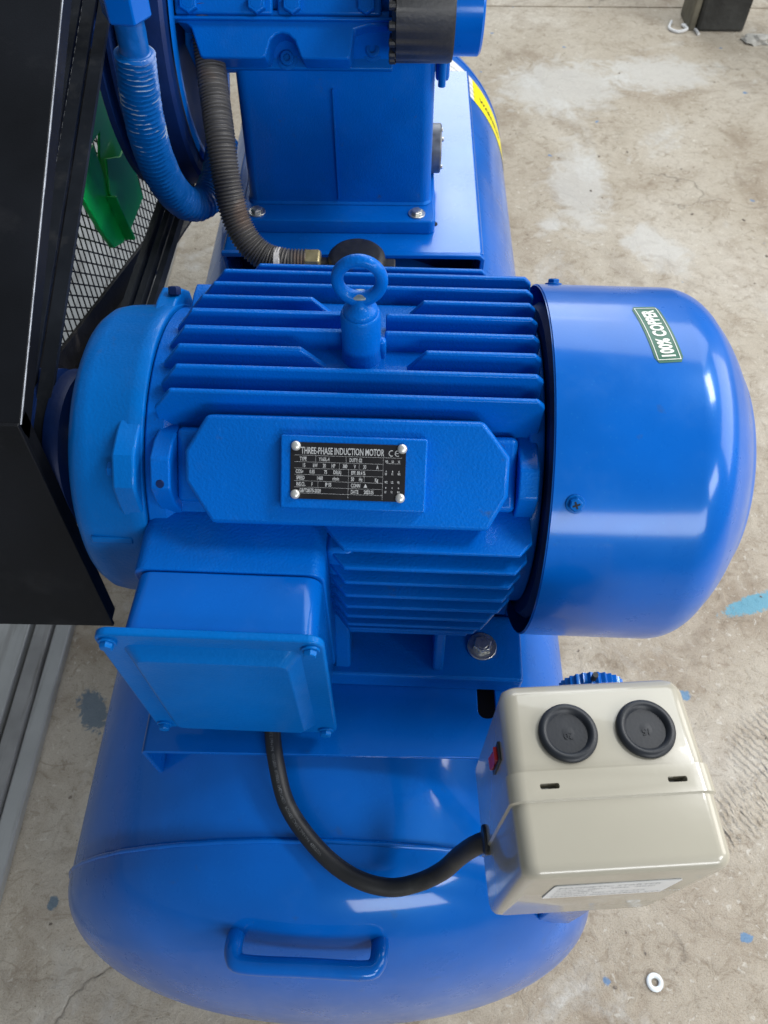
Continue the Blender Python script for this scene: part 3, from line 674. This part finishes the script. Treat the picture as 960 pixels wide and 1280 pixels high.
# terminal box: neck cast on the frame, box, lid
bm = loft([[(a, y, b) for a, b in rrect(-.203, -.050, -.120, .063, .012, 5)] for y in (-.07, -.169)]); obj('terminal_neck', bm, M_cast, mot, bevel=.0012)
obj('neck_side_web', box(-.051, -.028, -.145, -.09, -.06, .058), M_cast, mot, bevel=.005, seg=3)
rb = []
for y, g in ((-.170, 0), (-.172, .0005), (-.221, .0015)):
    rb.append([(a, y, b) for a, b in rrect(-.198-g, -.052+g, -.122, .061+g, .013, 5)])
tb = obj('terminal_box', loft(rb), M_sheet, mot, bevel=.0012)
lid = obj('lid', prism(rrect(-.2185, -.0450, -.1385, .0680, .012, 6), lambda a, b, t_: (a, t_, b), -.222, -.229), M_azure, tb, bevel=.0018, seg=3)
obj('raised_panel', loft([[(a, -.2285, b) for a, b in rrect(-.200, -.063, -.122, .052, .010, 5)], [(a, -.2385, b) for a, b in rrect(-.190, -.073, -.112, .042, .008, 5)]]), M_azure, tb, bevel=.0012)
for x, z in ((-.2085, .056), (-.0550, .056), (-.0550, -.128), (-.2085, -.128)):
    s = hexbolt('lid_screw', (x, -.229, z), (0, -1, 0), .0055, .0065, M_azure, tb, washer=.0072, rot=.4)
gl = obj('cable_gland', lathe([(-.158, .013), (-.150, .013), (-.150, .017), (-.138, .017), (-.120, .015)], 'Z', (-.107, -.190, 0), 24), M_rubber, mot, ang=30)
# feet
for s_ in (-1, 1):
    ft = obj('foot', prism([(-.205, -.172*1), (.135, -.172), (.135, -.100), (-.205, -.100)], lambda a, b, t_: (a, -s_*b, t_), -.158, -.130), M_cast, mot, bevel=.003, seg=3)
    for u in (-.165, .095):
        hexbolt('foot_bolt', (u, s_*-.137 if s_ == 1 else .137, -.130), (0, 0, 1), .0098, .0085, M_zinc, ft if False else mot, washer=.0150, rot=.3)
    for u0, u1 in ((-.190, -.176), (-.052, -.036), (.045, .056)):
        obj('foot_web', prism([(-.115, -.135), (-.165, -.131), (-.128, -.02), (-.08, -.02)], lambda a, b, t_: (t_, s_*a, b), u0, u1), M_cast, mot, bevel=.003, seg=3)
obj('foot_rail', box(-.205, .135, -.102, .102, -.158, -.146), M_dullblue, mot, bevel=.002)

# ------------------------------------------------------------------ compressor pump
pump = thing('compressor_pump', 'blue cast compressor pump with flywheel bolted to the bed behind the motor', 'compressor pump', (-.085, 1.13, .80))
def pb(*a): return box(*a)
rings = []
for z, x0, x1, y0, y1, r in ((0, -.146, .140, -.150, .15, .010), (.020, -.146, .140, -.150, .15, .010), (.0215, -.145, .139, -.149, .149, .009)):
    rings.append([(a, b, z) for a, b in rrect(x0, x1, y0, y1, r, 5)])
bfl = obj('base_flange', loft(rings), M_cast, pump, bevel=.002, seg=3)
rings = []
for z, x0, x1, y0 in ((.022, -.139, .136, -.113), (.026, -.136, .133, -.110), (.20, -.130, .131, -.106), (.36, -.128, .130, -.104)):
    rings.append([(a, b, z) for a, b in rrect(x0, x1, y0, .12, .016, 6)])
obj('crankcase', loft(rings), M_cast, pump, bevel=.001)
obj('casting_seam', box(-.0030, -.0018, -.1122, -.1080, .03, .19), M_cast, pump)
for x in (-.122, .113): hexbolt('base_bolt', (x, -.132, .0215), (0, 0, 1), .0085, .007, M_zinc, pump, washer=.0125, rot=.3)
# flange of the cylinder, tilted towards the viewer, with scalloped skirt
C0 = Vector((-.046, -.1475, .2470)); Vv = Vector((0, .62, .785)).normalized(); Vn = Vector((0, -.785, .62)).normalized()
def cyl(a, b, t_): return C0+Vector((a, 0, 0))+Vv*b+Vn*t_
sk = [(-.113, 0), (-.109, -.002), (-.040, -.002), (-.033, .0), (-.027, .018), (-.020, .024), (-.012, .026), (-.004, .024), (.003, .018), (.010, 0), (.014, -.002), (.066, -.002), (.070, 0), (.075, .030), (.092, .034), (.116, .034), (.118, .039), (.118, .050), (-.140, .050), (-.140, .0370), (-.127, .035), (-.122, .030)]
obj('cylinder_skirt', prism(sk, cyl, -.048, .0), M_cast, pump, bevel=.002, seg=2)
obj('skirt_back', prism([(-.130, -.003), (.122, -.003), (.122, .050), (-.142, .050), (-.142, .024)], cyl, -.070, -.046), M_dullblue, pump, bevel=.002)
obj('skirt_ledge', prism([(-.146, .0375), (.124, .0375), (.124, .0415), (-.146, .0415)], cyl, -.01, .007), M_cast, pump, bevel=.0012)
for a, b in ((-.1245, .020), (-.012, .008), (.096, .018)):
    q = Vn.to_track_quat('Z', 'Y').to_matrix().to_4x4(); q.translation = cyl(a, b, -.046)
    bm = lathe([(0, .0125), (.002, .0125), (.0022, .0085), (.009, .0085), (.010, .0075), (.010, .0045), (.006, .004)], 'Z', n=28)
    obj('socket_bolt', bm, M_dullblue, pump, local=q, ang=40)
for x0, x1 in ((-.140, -.0225), (-.0165, .108)):
    pl = obj('valve_cover', prism([(x0, .044), (x1, .044), (x1, .20), (x0, .20)], cyl, -.02, .004), M_cast, pump, bevel=.003, seg=3)
    for a in (x0+.018, x1-.018): hexbolt('valve_bolt', cyl(a, .0545, .004), Vn, .0118, .009, M_cast, pump, rot=.52)
obj('cylinder_head', prism([(-.140, .045), (.118, .045), (.118, .22), (-.140, .22)], cyl, -.14, -.019), M_dullblue, pump, bevel=.004)
obj('side_plate', box(.132, .150, -.09, .06, .19, .34), M_cast, pump, bevel=.004)
# sight glass on the right flank of the crankcase
sg = obj('sight_glass', lathe([(.130, .0345), (.1465, .0345), (.1485, .033), (.1490, .022), (.147, .021)], 'X', (0, -.018, .056), 40), M_steel, pump, ang=35)
obj('gauge_rim', lathe([(.1470, .0205), (.1475, .002)], 'X', (0, -.018, .056), 28), M_red, sg)
for k in range(4):
    hexbolt('rim_screw', (.1485, -.018+.028*cos(k*pi/2+.6), .056+.028*sin(k*pi/2+.6)), (1, 0, 0), .003, .003, M_zinc, sg)
# intake filter: black ribbed body and blue cap, axis along X
bm = bmesh.new(); rr = []
for u, r, q_ in ((.075, .040, 0), (.075, .054, .0016), (.080, .0585, .0016), (.0802, .0595, 0), (.142, .0595, 0), (.146, .058, 0)):
    rr.append([(u, -.146+(r+q_*cos(24*2*pi*i/144))*cos(2*pi*i/144), .306+(r+q_*cos(24*2*pi*i/144))*sin(2*pi*i/144)) for i in range(144)])
fl = obj('intake_filter', loft(rr), M_grip, pump, ang=50)
for k in range(18):
    a = 2*pi*k/18; obj('grip_rib', lathe([(.0715, .003), (.0725, .0050), (.079, .0050), (.080, .004)], 'X', (0, -.146+.0545*cos(a), .306+.0565*sin(a)), 10), M_grip, fl)
obj('filter_cap', lathe([(.144, .040), (.144, .0520), (.176, .0520), (.179, .0495), (.179, .01)], 'X', (0, -.146, .306), 72), M_sheet, pump, ang=30, bevel=.001)
obj('bleed_pipe', lathe([(.19, .005), (.30, .005)], 'Z', (.140, -.100, 0), 14), M_dullblue, pump)
# flywheel
fw = [(-.189, .05), (-.192, .060), (-.192, .150), (-.188, .172), (-.188, .188), (-.192, .192), (-.226, .192), (-.231, .180), (-.237, .192), (-.243, .192), (-.248, .180), (-.254, .192), (-.259, .192), (-.264, .180), (-.270, .192), (-.277, .192), (-.279, .188), (-.277, .165), (-.256, .155), (-.238, .060), (-.236, .05)]
obj('flywheel', lathe(fw, 'X', (0, .0, .210), 128), M_navy, pump, ang=28)
obj('flywheel_band', lathe([(-.1865, .150), (-.1845, .153), (-.1845, .166), (-.1865, .169)], 'X', (0, .0, .210), 96, caps=False), M_dullblue, pump)
obj('crankshaft', lathe([(-.27, .02), (-.12, .02)], 'X', (0, 0, .21), 24), M_navy, pump)

# warning label wrapped on the tank's far right
wl = obj('warning_label', shell_patch(6, 44, 1.66, 1.75, .0008, 24), M_yellow, tank, ang=60); wl['label'] = 'yellow and white warning label'
obj('white_band', shell_patch(44, 66, 1.66, 1.75, .0008, 10), M_paper, wl)
bm = bmesh.new()
for k in range(5):
    a = 40-k*1.1; 
bm = text_bm('WARNING', .020, lambda a, b: Vector(on_shell(40-a*190, 1.69+b, .0013)), bold=.0004)
for k in range(3): text_bm('DO NOT OPEN UNDER PRESSURE', .0065, lambda a, b: Vector(on_shell(46-a*190*1.0+3, 1.515+k*.016+b, .0013)) if False else Vector(on_shell(58-a*150, 1.675+k*.02+b, .0013)), bm=bm)
flat_obj('lettering', bm, M_dark, wl)

# ------------------------------------------------------------------ belt guard
grd = thing('belt_guard', 'black sheet steel belt guard with expanded mesh side at the left edge', 'belt guard', (-.46, .4, .0))
# outline in (y, z), local to the guard (y-.4); inner lip at x=+.16, outer side at x=0
Y = lambda v: v-.4
top = [(.395, 1.042), (.75, 1.205), (.98, 1.31), (1.30, 1.34)]
tp = [(Y(a), b) for a, b in top]
bm = prism(tp+[(a, b+.0035) for a, b in reversed(tp)], lambda a, b, t_: (t_, a, b), -.42, .163); obj('top_cover', bm, M_black, grd, bevel=.0008)
front = [(.395, 1.046), (.359, .760)]
bm = prism([(Y(.3955), 1.046), (Y(.3600), .7605), (Y(.3560), .7605), (Y(.3915), 1.047)], lambda a, b, t_: (t_, a, b), -.42, .163); obj('front_cover', bm, M_black, grd, bevel=.0008)
# inner lip turned down along the top edge, bare steel showing on its corner
lip = [(a, b) for a, b in tp]+[(a+.004, b-.022) for a, b in reversed(tp)]
obj('inner_lip', prism(lip, lambda a, b, t_: (t_, a, b), .1565, .160), M_black, grd, bevel=.0006)
path = []
for i in range(len(tp)-1):
    for k in range(24):
        t_ = k/24; path.append(Vector((.1632, tp[i][0]+(tp[i+1][0]-tp[i][0])*t_, tp[i][1]+(tp[i+1][1]-tp[i][1])*t_+.0022)))
path = path[:60]
obj('worn_edge', tube(path, lambda t_: .0007+.0006*abs(noise.noise(Vector((t_*20, 0, 3)))), 6), M_edge, grd)
# inner lip of the front cover
obj('front_lip', prism([(Y(.3960), 1.04), (Y(.3605), .7605), (Y(.3770), .7605), (Y(.4140), 1.04)], lambda a, b, t_: (t_, a, b), .1565, .1600), M_black, grd, bevel=.0006)
# outer mesh side: frame bars
def bar(p, q, w_, x0, x1, name='frame_bar', m=M_blackworn):
    d = Vector((0, q[0]-p[0], q[1]-p[1])).normalized(); n_ = Vector((0, -d.z, d.y))*w_/2
    P_ = Vector((0, p[0], p[1])); Q_ = Vector((0, q[0], q[1])); bm = bmesh.new()
    A = [bm.verts.new(v+Vector((x, 0, 0))) for x in (x0, x1) for v in (P_-n_, Q_-n_, Q_+n_, P_+n_)]
    for f in ((0, 1, 2, 3), (7, 6, 5, 4), (0, 4, 5, 1), (1, 5, 6, 2), (2, 6, 7, 3), (3, 7, 4, 0)): bm.faces.new([A[i] for i in f])
    return obj(name, bm, m, grd, bevel=.001)
bar((Y(.62), .785), (Y(1.40), 1.045), .045, .010, .014)
bar((Y(.62), .810), (Y(1.40), 1.075), .008, .010, .035)
bar((Y(.60), .90), (Y(1.30), 1.17), .050, .004, .030)
bar((Y(.66), .780), (Y(1.45), .530), .040, .000, .006)
bar((Y(.66), .758), (Y(1.45), .508), .006, .004, .030)
bar((Y(.66), .90), (Y(.79), .66), .010, .000, .010)
# expanded mesh: two crossing families of slim bars clipped to a quadrilateral
bm = bmesh.new(); quad = [(Y(.50), .825), (Y(1.42), .535), (Y(1.42), 1.32), (Y(.50), 1.05)]
def clip(p, d):
    t0, t1 = -9, 9
    for i in range(4):
        a = Vector(quad[i]); b = Vector(quad[(i+1) % 4]); n_ = Vector((-(b-a).y, (b-a).x)); dn = n_.dot(d); s = n_.dot(p-a)
        if abs(dn) < 1e-9:
            if s < 0: return None
            continue
        t_ = -s/dn
        if dn > 0: t0 = max(t0, t_)
        else: t1 = min(t1, t_)
    return (t0, t1) if t1 > t0 else None
base_a = atan2(.27, .75)
for fam, ang in ((0, base_a+radians(62)), (1, base_a-radians(62)+pi)):
    d = Vector((cos(ang), sin(ang))); n_ = Vector((-d.y, d.x))
    for k in range(-80, 140):
        p_ = Vector((.4, .85))+n_*(k*.0165-.5); c_ = clip(p_, d)
        if not c_ or c_[1]-c_[0] < .01: continue
        a = p_+d*c_[0]; b = p_+d*c_[1]; w2 = n_*.0011; x0 = -.003+fam*.0006
        A = [bm.verts.new((x, v.x, v.y)) for x in (x0, x0+.0014) for v in (a-w2, b-w2, b+w2, a+w2)]
        for f in ((0, 1, 2, 3), (7, 6, 5, 4), (0, 4, 5, 1), (2, 6, 7, 3)): bm.faces.new([A[i] for i in f])
tag(obj('expanded_mesh', bm, M_blackworn, grd, smooth=False), kind='stuff')
# green bracket plates inside the guard
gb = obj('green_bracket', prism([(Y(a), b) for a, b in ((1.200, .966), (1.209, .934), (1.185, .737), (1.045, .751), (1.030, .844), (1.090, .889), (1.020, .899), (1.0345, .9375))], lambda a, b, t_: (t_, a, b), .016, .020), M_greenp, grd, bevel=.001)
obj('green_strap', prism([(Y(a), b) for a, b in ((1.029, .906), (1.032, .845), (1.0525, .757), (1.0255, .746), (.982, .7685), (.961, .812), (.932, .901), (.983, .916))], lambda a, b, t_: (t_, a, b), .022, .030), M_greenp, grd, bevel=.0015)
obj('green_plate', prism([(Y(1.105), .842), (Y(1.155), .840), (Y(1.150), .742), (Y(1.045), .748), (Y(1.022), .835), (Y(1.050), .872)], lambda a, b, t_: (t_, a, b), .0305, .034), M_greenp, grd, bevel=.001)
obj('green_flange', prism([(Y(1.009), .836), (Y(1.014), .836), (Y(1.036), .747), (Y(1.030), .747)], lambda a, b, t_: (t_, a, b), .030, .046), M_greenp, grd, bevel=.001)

# V-belts running in the pulley grooves
def belt(x, lab_, grp):
    c1 = Vector((.474, .92)); r1 = .070; c2 = Vector((1.13, 1.01)); r2 = .187
    d = c2-c1; D = d.length; th = math.acos((r1-r2)/D); base = atan2(d.y, d.x); pts = []
    for k in range(25):
        a = base+th+(2*pi-2*th)*k/24; pts.append(c1+Vector((cos(a), sin(a)))*r1)
    for k in range(33):
        a = base-th+(2*th)*k/32; pts.append(c2+Vector((cos(a), sin(a)))*r2)
    n = len(pts); bm = bmesh.new(); R = []
    for i in range(n):
        t_ = (pts[(i+1) % n]-pts[i-1]).normalized(); nn = Vector((t_.y, -t_.x))
        R.append([bm.verts.new((x+a, (pts[i]+nn*b).x, (pts[i]+nn*b).y)) for a, b in ((-.004, -.006), (.004, -.006), (.0065, .004), (-.0065, .004))])
    for i in range(n):
        for j in range(4): bm.faces.new((R[i][j], R[(i+1) % n][j], R[(i+1) % n][(j+1) % 4], R[i][(j+1) % 4]))
    o = obj('drive_belt', bm, M_rubber, ang=50); return tag(o, lab_, 'drive belt', grp)
for x, lb in ((-.316, 'black rubber V-belt nearest the motor inside the guard'), (-.333, 'black rubber V-belt in the middle of the three inside the guard'), (-.349, 'black rubber V-belt farthest from the motor inside the guard')): belt(x, lb, 'V-belts between the motor pulley and the flywheel')

# ------------------------------------------------------------------ hoses
# spiral-finned delivery tube
pp = resample(spline([(-.279, .856, 1.16), (-.2815, .858, 1.115), (-.290, .862, 1.06), (-.2945, .868, 1.00), (-.290, .878, .945), (-.276, .895, .905), (-.258, .92, .893), (-.245, .955, .905), (-.240, 1.0, .93)], 12), .0008)[0]
ft = thing('finned_pipe', 'blue spiral-finned copper pipe with a big hex nut bending down beside the flywheel', 'pipe', (0, 0, 0))
nP = len(pp); LEN = nP*.0008
def frad(t_):
    s = t_*LEN
    if s < .050: return .0155
    k = min(1, max(0, (.30-s)/.16)); ph = s/.0056
    depth = .0050*k+.0015
    saw = max(0, 1-abs((ph % 1)-.5)*4.6)
    return .0170+.0034*(1-k)+depth*saw
bm = tube(pp, frad, 30)
wl_ = bm.verts.layers.float.new('fin_tip'); bm.verts.ensure_lookup_table()
for i, v in enumerate(bm.verts):
    s_ = (i//30)*.0008; ph = (s_/.0056) % 1; k_ = min(1, max(0, (.205-s_)/.07)) if s_ > .05 else 0
    sw_ = max(0, 1-abs(ph-.5)*4.6); j_ = i % 30
    v[wl_] = (1 if sw_ > .45 else 0)*k_*(.62*.75+.9*noise.noise(Vector((s_*46, j_*.22, 2)))+.5*noise.noise(Vector((s_*300, j_*.9, 5))))
for v in bm.verts: v.co += .0007*noise.noise_vector(v.co*90)
obj('finned_tube', bm, M_fintube, ft, ang=48)
q = (pp[0]-pp[10]).normalized().to_track_quat('Z', 'Y').to_matrix().to_4x4(); q.translation = pp[19]
bm = loft([[(rr*cos(pi/3*k+.2), rr*sin(pi/3*k+.2), z) for k in range(6)] for rr, z in ((.0235, 0), (.0255, .003), (.0255, .045), (.023, .048))])
obj('union_nut', bm, M_sheet, ft, local=q, bevel=.0015, seg=2, ang=28)
obj('collar', lathe([(.047, .020), (.08, .020)], 'Z', n=24), M_dullblue, ft, local=q)
# corrugated hose
fh = thing('flexible_hose', 'grey-brown corrugated metal hose curving down to a brass fitting behind the motor', 'hose', (0, 0, 0))
hp = resample(spline([(-.240, 1.03, 1.085), (-.238, 1.008, 1.040), (-.233, .975, 1.006), (-.226, .935, .972), (-.221, .905, .932), (-.213, .884, .892), (-.197, .868, .864), (-.174, .858, .849), (-.146, .853, .845)], 12), .00075)[0]
LH_ = len(hp)*.00075
bm = tube(hp, lambda t_: .0178+.0013*cos(2*pi*t_*LH_/.0040), 24); obj('corrugated_hose', bm, M_flex, fh, ang=80)
obj('tape_band', lathe([(-.1640, .0170), (-.1630, .0192), (-.1560, .0194), (-.1550, .0170)], 'X', (0, .854, .8455), 28), M_tape, fh, ang=60)
rings = [(-.156+.0011*i, .0158+.0016*((i // 2) % 2)) for i in range(34)]
obj('threaded_end', lathe(rings, 'X', (0, .854, .8455), 28), M_flex, fh, ang=30)
bm = loft([[(u, .854+rr*cos(pi/3*k+.3), .8455+rr*sin(pi/3*k+.3)) for k in range(6)] for rr, u in ((.0165, -.124), (.0185, -.122), (.0185, -.104), (.0165, -.102))])
obj('brass_nut', bm, M_brass, fh, bevel=.001, ang=28)
# black valve with domed cap
cv = thing('check_valve', 'black round capped valve between the brass hose fitting and the eyebolt', 'valve', (-.054, .858, .762))
obj('valve_body', lathe([(0, .016), (.05, .016), (.055, .030), (.075, .030)], 'Z', n=40), M_grip, cv, ang=40)
rg = []
for z, r in ((.072, .031), (.074, .0375), (.084, .0385), (.090, .0380), (.0935, .035)):
    rg.append([((r+.0008*cos(20*2*pi*i/120)*(1 if z < .09 else 0))*cos(2*pi*i/120), (r+.0008*cos(20*2*pi*i/120)*(1 if z < .09 else 0))*sin(2*pi*i/120), z) for i in range(120)])
rg.append([(.030*cos(2*pi*i/120), .030*sin(2*pi*i/120), .0945) for i in range(120)]); rg.append([(.002*cos(2*pi*i/120), .002*sin(2*pi*i/120), .0950) for i in range(120)])
obj('valve_cap', loft(rg), M_grip, cv, ang=40)
obj('inlet_stub', lathe([(-.062, .011), (-.02, .012)], 'X', (0, 0, .075), 20), M_grip, cv)
bm = loft([[(u, rr*cos(pi/3*k), .070+rr*sin(pi/3*k)) for k in range(6)] for rr, u in ((.013, .032), (.0145, .034), (.0145, .050), (.013, .052))]); obj('hex_plug', bm, M_grip, cv, bevel=.001, ang=28)

# ------------------------------------------------------------------ power cable
cb = thing('power_cable', 'black power cable looping from the terminal box across the tank to the beige box', 'cable', (0, 0, 0))
cpts = [(-.113, .2795, .800), (-.1150, .270, .778), (-.114, .240, .768), (-.108, .212, .762), (-.097, .180, .756), (-.078, .154, .752), (-.052, .130, .749), (-.025, .115, .7485), (.003, .1095, .748), (.028, .1130, .756), (.048, .1190, .780), (.061, .1255, .815), (.072, .1275, .850), (.086, .128, .872)]
cpath = resample(spline(cpts, 12), .003)[0]
csh = obj('cable_sheath', tube(cpath, .0079, 20), M_cable, cb, ang=80)
# printing along the upper side
fr = resample(cpath, .001)[0]
def along(s, b, r=.00800):
    i = s/.001; k = int(max(0, min(len(fr)-3, i))); f_ = i-k
    P0 = fr[k].lerp(fr[k+1], f_); t_ = (fr[k+2]-fr[k]).normalized() if k+2 < len(fr) else (fr[k+1]-fr[k]).normalized()
    v_ = (Vector((0, 0, 1.51))-P0).normalized(); side = t_.cross(v_).normalized(); upn = side.cross(t_).normalized()
    a = b/r+.15; return P0+upn*(r*cos(a))-side*(-r*sin(a))
bm = text_bm('POWER CABLE 3x6+1x4  450/750V  RUBBER SHEATHED   POWER CABLE 3x6+1x4  450/750V', .0042, lambda a, b: along(.035+a, b-.001), xs=.85)
flat_obj('lettering', bm, M_faint, csh)

# ------------------------------------------------------------------ starter box
sb = thing('starter_box', 'beige magnetic starter box with two round black rubber plugs on top at the lower right', 'starter box', (.1415, .1375, .828), radians(4.2))
W2, D0, DS, D1 = .0645, .0665, .0055, -.0550   # half width, back, seam, front (local y)
Hh = .183
def bx_ring(y, x0, x1, z0, z1, r): return [(a, y, b) for a, b in rrect(x0, x1, z0, z1, r, 7)]
def shell_box(rows): return loft([bx_ring(*r) for r in rows])
base = obj('box_base', shell_box([(D0, -W2+.009, W2-.009, .010, Hh-.009, .006), (D0-.003, -W2+.004, W2-.004, .005, Hh-.004, .009), (D0-.010, -W2+.001, W2-.001, .001, Hh-.001, .012), (DS, -W2, W2, 0, Hh, .011)]), M_beige, sb, ang=60)
coverb = obj('box_cover', shell_box([(DS+.0008, -W2-.0016, W2+.0016, -.0016, Hh+.0016, .0110), (DS-.0168, -W2-.0020, W2+.0020, -.0018, Hh+.0020, .0110), (DS-.0180, -W2-.0004, W2+.0004, -.0006, Hh+.0004, .0105), (D1+.008, -W2-.0004, W2+.0004, .0, Hh-.0002, .0105), (D1+.0035, -W2+.0010, W2-.0010, .0015, Hh-.0014, .0100), (D1+.001, -W2+.0036, W2-.0036, .004, Hh-.0042, .009), (D1, -W2+.0075, W2-.0075, .008, Hh-.0080, .007)]), M_beige, sb, ang=60)
for x in (-.0405, .0410):
    bm = prism(rrect(x-.0062, x+.0062, DS-.0105, DS-.0070, .0012, 3), lambda a, b, t_: (a, b, t_), Hh-.010, Hh+.01); cut(coverb, [bm])
    obj('slot_floor', box(x-.0058, x+.0004, DS-.0095, DS-.0078, Hh-.0068, Hh-.0062), M_zinc, coverb)
def plug(x, y, txt):
    n = 48; pr = [(.0007, .0195), (.0022, .0192), (.0036, .0178), (.0040, .0160), (.0034, .0146), (.0010, .0132), (.0002, .0126), (.0006, .006), (.0009, .0005)]
    s = obj('rubber_plug', lathe([(u, r) for u, r in pr], 'Z', (x, y, Hh), n), M_rubber, sb, ang=60)
    bm = text_bm(txt, .0062, lambda a, b: Vector((x-a, y-b, Hh+.0012)), align='CENTER')
    for v in bm.verts: pass
    ex = bmesh.ops.extrude_face_region(bm, geom=bm.faces[:]); 
    for v in [g for g in ex['geom'] if isinstance(g, bmesh.types.BMVert)]: v.co.z -= .0012
    obj('embossed_number', bm, M_rubber, s, ang=30)
plug(-.0225, .0300, '20'); plug(.0290, .0300, '15')
# red rocker switch on the left flank
sw = obj('switch_bezel', box(-W2-.0012, -W2+.001, .022, .035, Hh-.062, Hh-.024), M_grip, sb, bevel=.001)
obj('red_rocker', prism([(Hh-.056, -W2-.0040), (Hh-.042, -W2-.0022), (Hh-.030, -W2-.0036), (Hh-.030, -W2-.001), (Hh-.056, -W2-.001)], lambda a, b, t_: (b, t_, a), .0240, .0330), M_red, sw, bevel=.0006)
# printed label on the front
bl = obj('maker_label', prism(rrect(-.040, .042, .098, .148, .002, 3), lambda a, b, t_: (a, t_, b), D1-.0002, D1-.0008), M_paper, sb)
bm = bmesh.new()
for s, z, sz in (('MAGNETIC STARTER', .139, .0075), ('RATED 380V  50Hz  20HP', .130, .0062), ('COIL 380V', .122, .0062), ('THERMAL RELAY 22-32A', .114, .0062), ('TEMARO INDUSTRIAL CO.,LTD.', .104, .0068)):
    text_bm(s, sz, lambda a, b: Vector((-.036+a, D1-.00105, z+b-.002)), bm=bm, xs=.95)
flat_obj('lettering', bm, M_dimprint, bl)
obj('cable_gland', lathe([(-W2-.004, .0100), (-W2-.003, .0112), (-W2+.002, .0112)], 'X', (0, -.006, .045), 24), M_rubber, sb, ang=40)

# handwheel of the valve behind the box
hw = thing('valve_handwheel', 'small blue ribbed valve handwheel peeping out behind the beige starter box', 'valve', (.156, .2245, .677))
bm = bmesh.new(); rr = []
for yv, r in ((-.0055, .018), (-.0048, .0235), (.0048, .0235), (.0055, .018)):
    rr.append([((r+(.0011*cos(28*2*pi*i/168) if r > .021 else 0))*cos(2*pi*i/168), yv+.0, .2615+(r+(.0011*cos(28*2*pi*i/168) if r > .021 else 0))*sin(2*pi*i/168)) for i in range(168)])
obj('wheel', loft(rr), M_sheet, hw, ang=50)
obj('spindle_pin', lathe([(.286, .0022), (.294, .0022)], 'Z', (-.004, -.001, 0), 12), M_rubber, hw)
obj('valve_stem', lathe([(-.03, .010), (.255, .010), (.262, .008), (.262, .002)], 'Z', (0, -.004, 0), 20), M_dullblue, hw, ang=40)
obj('spindle', lathe([(-.008, .005), (.008, .005)], 'Y', (0, 0, .2615), 16), M_dullblue, hw)
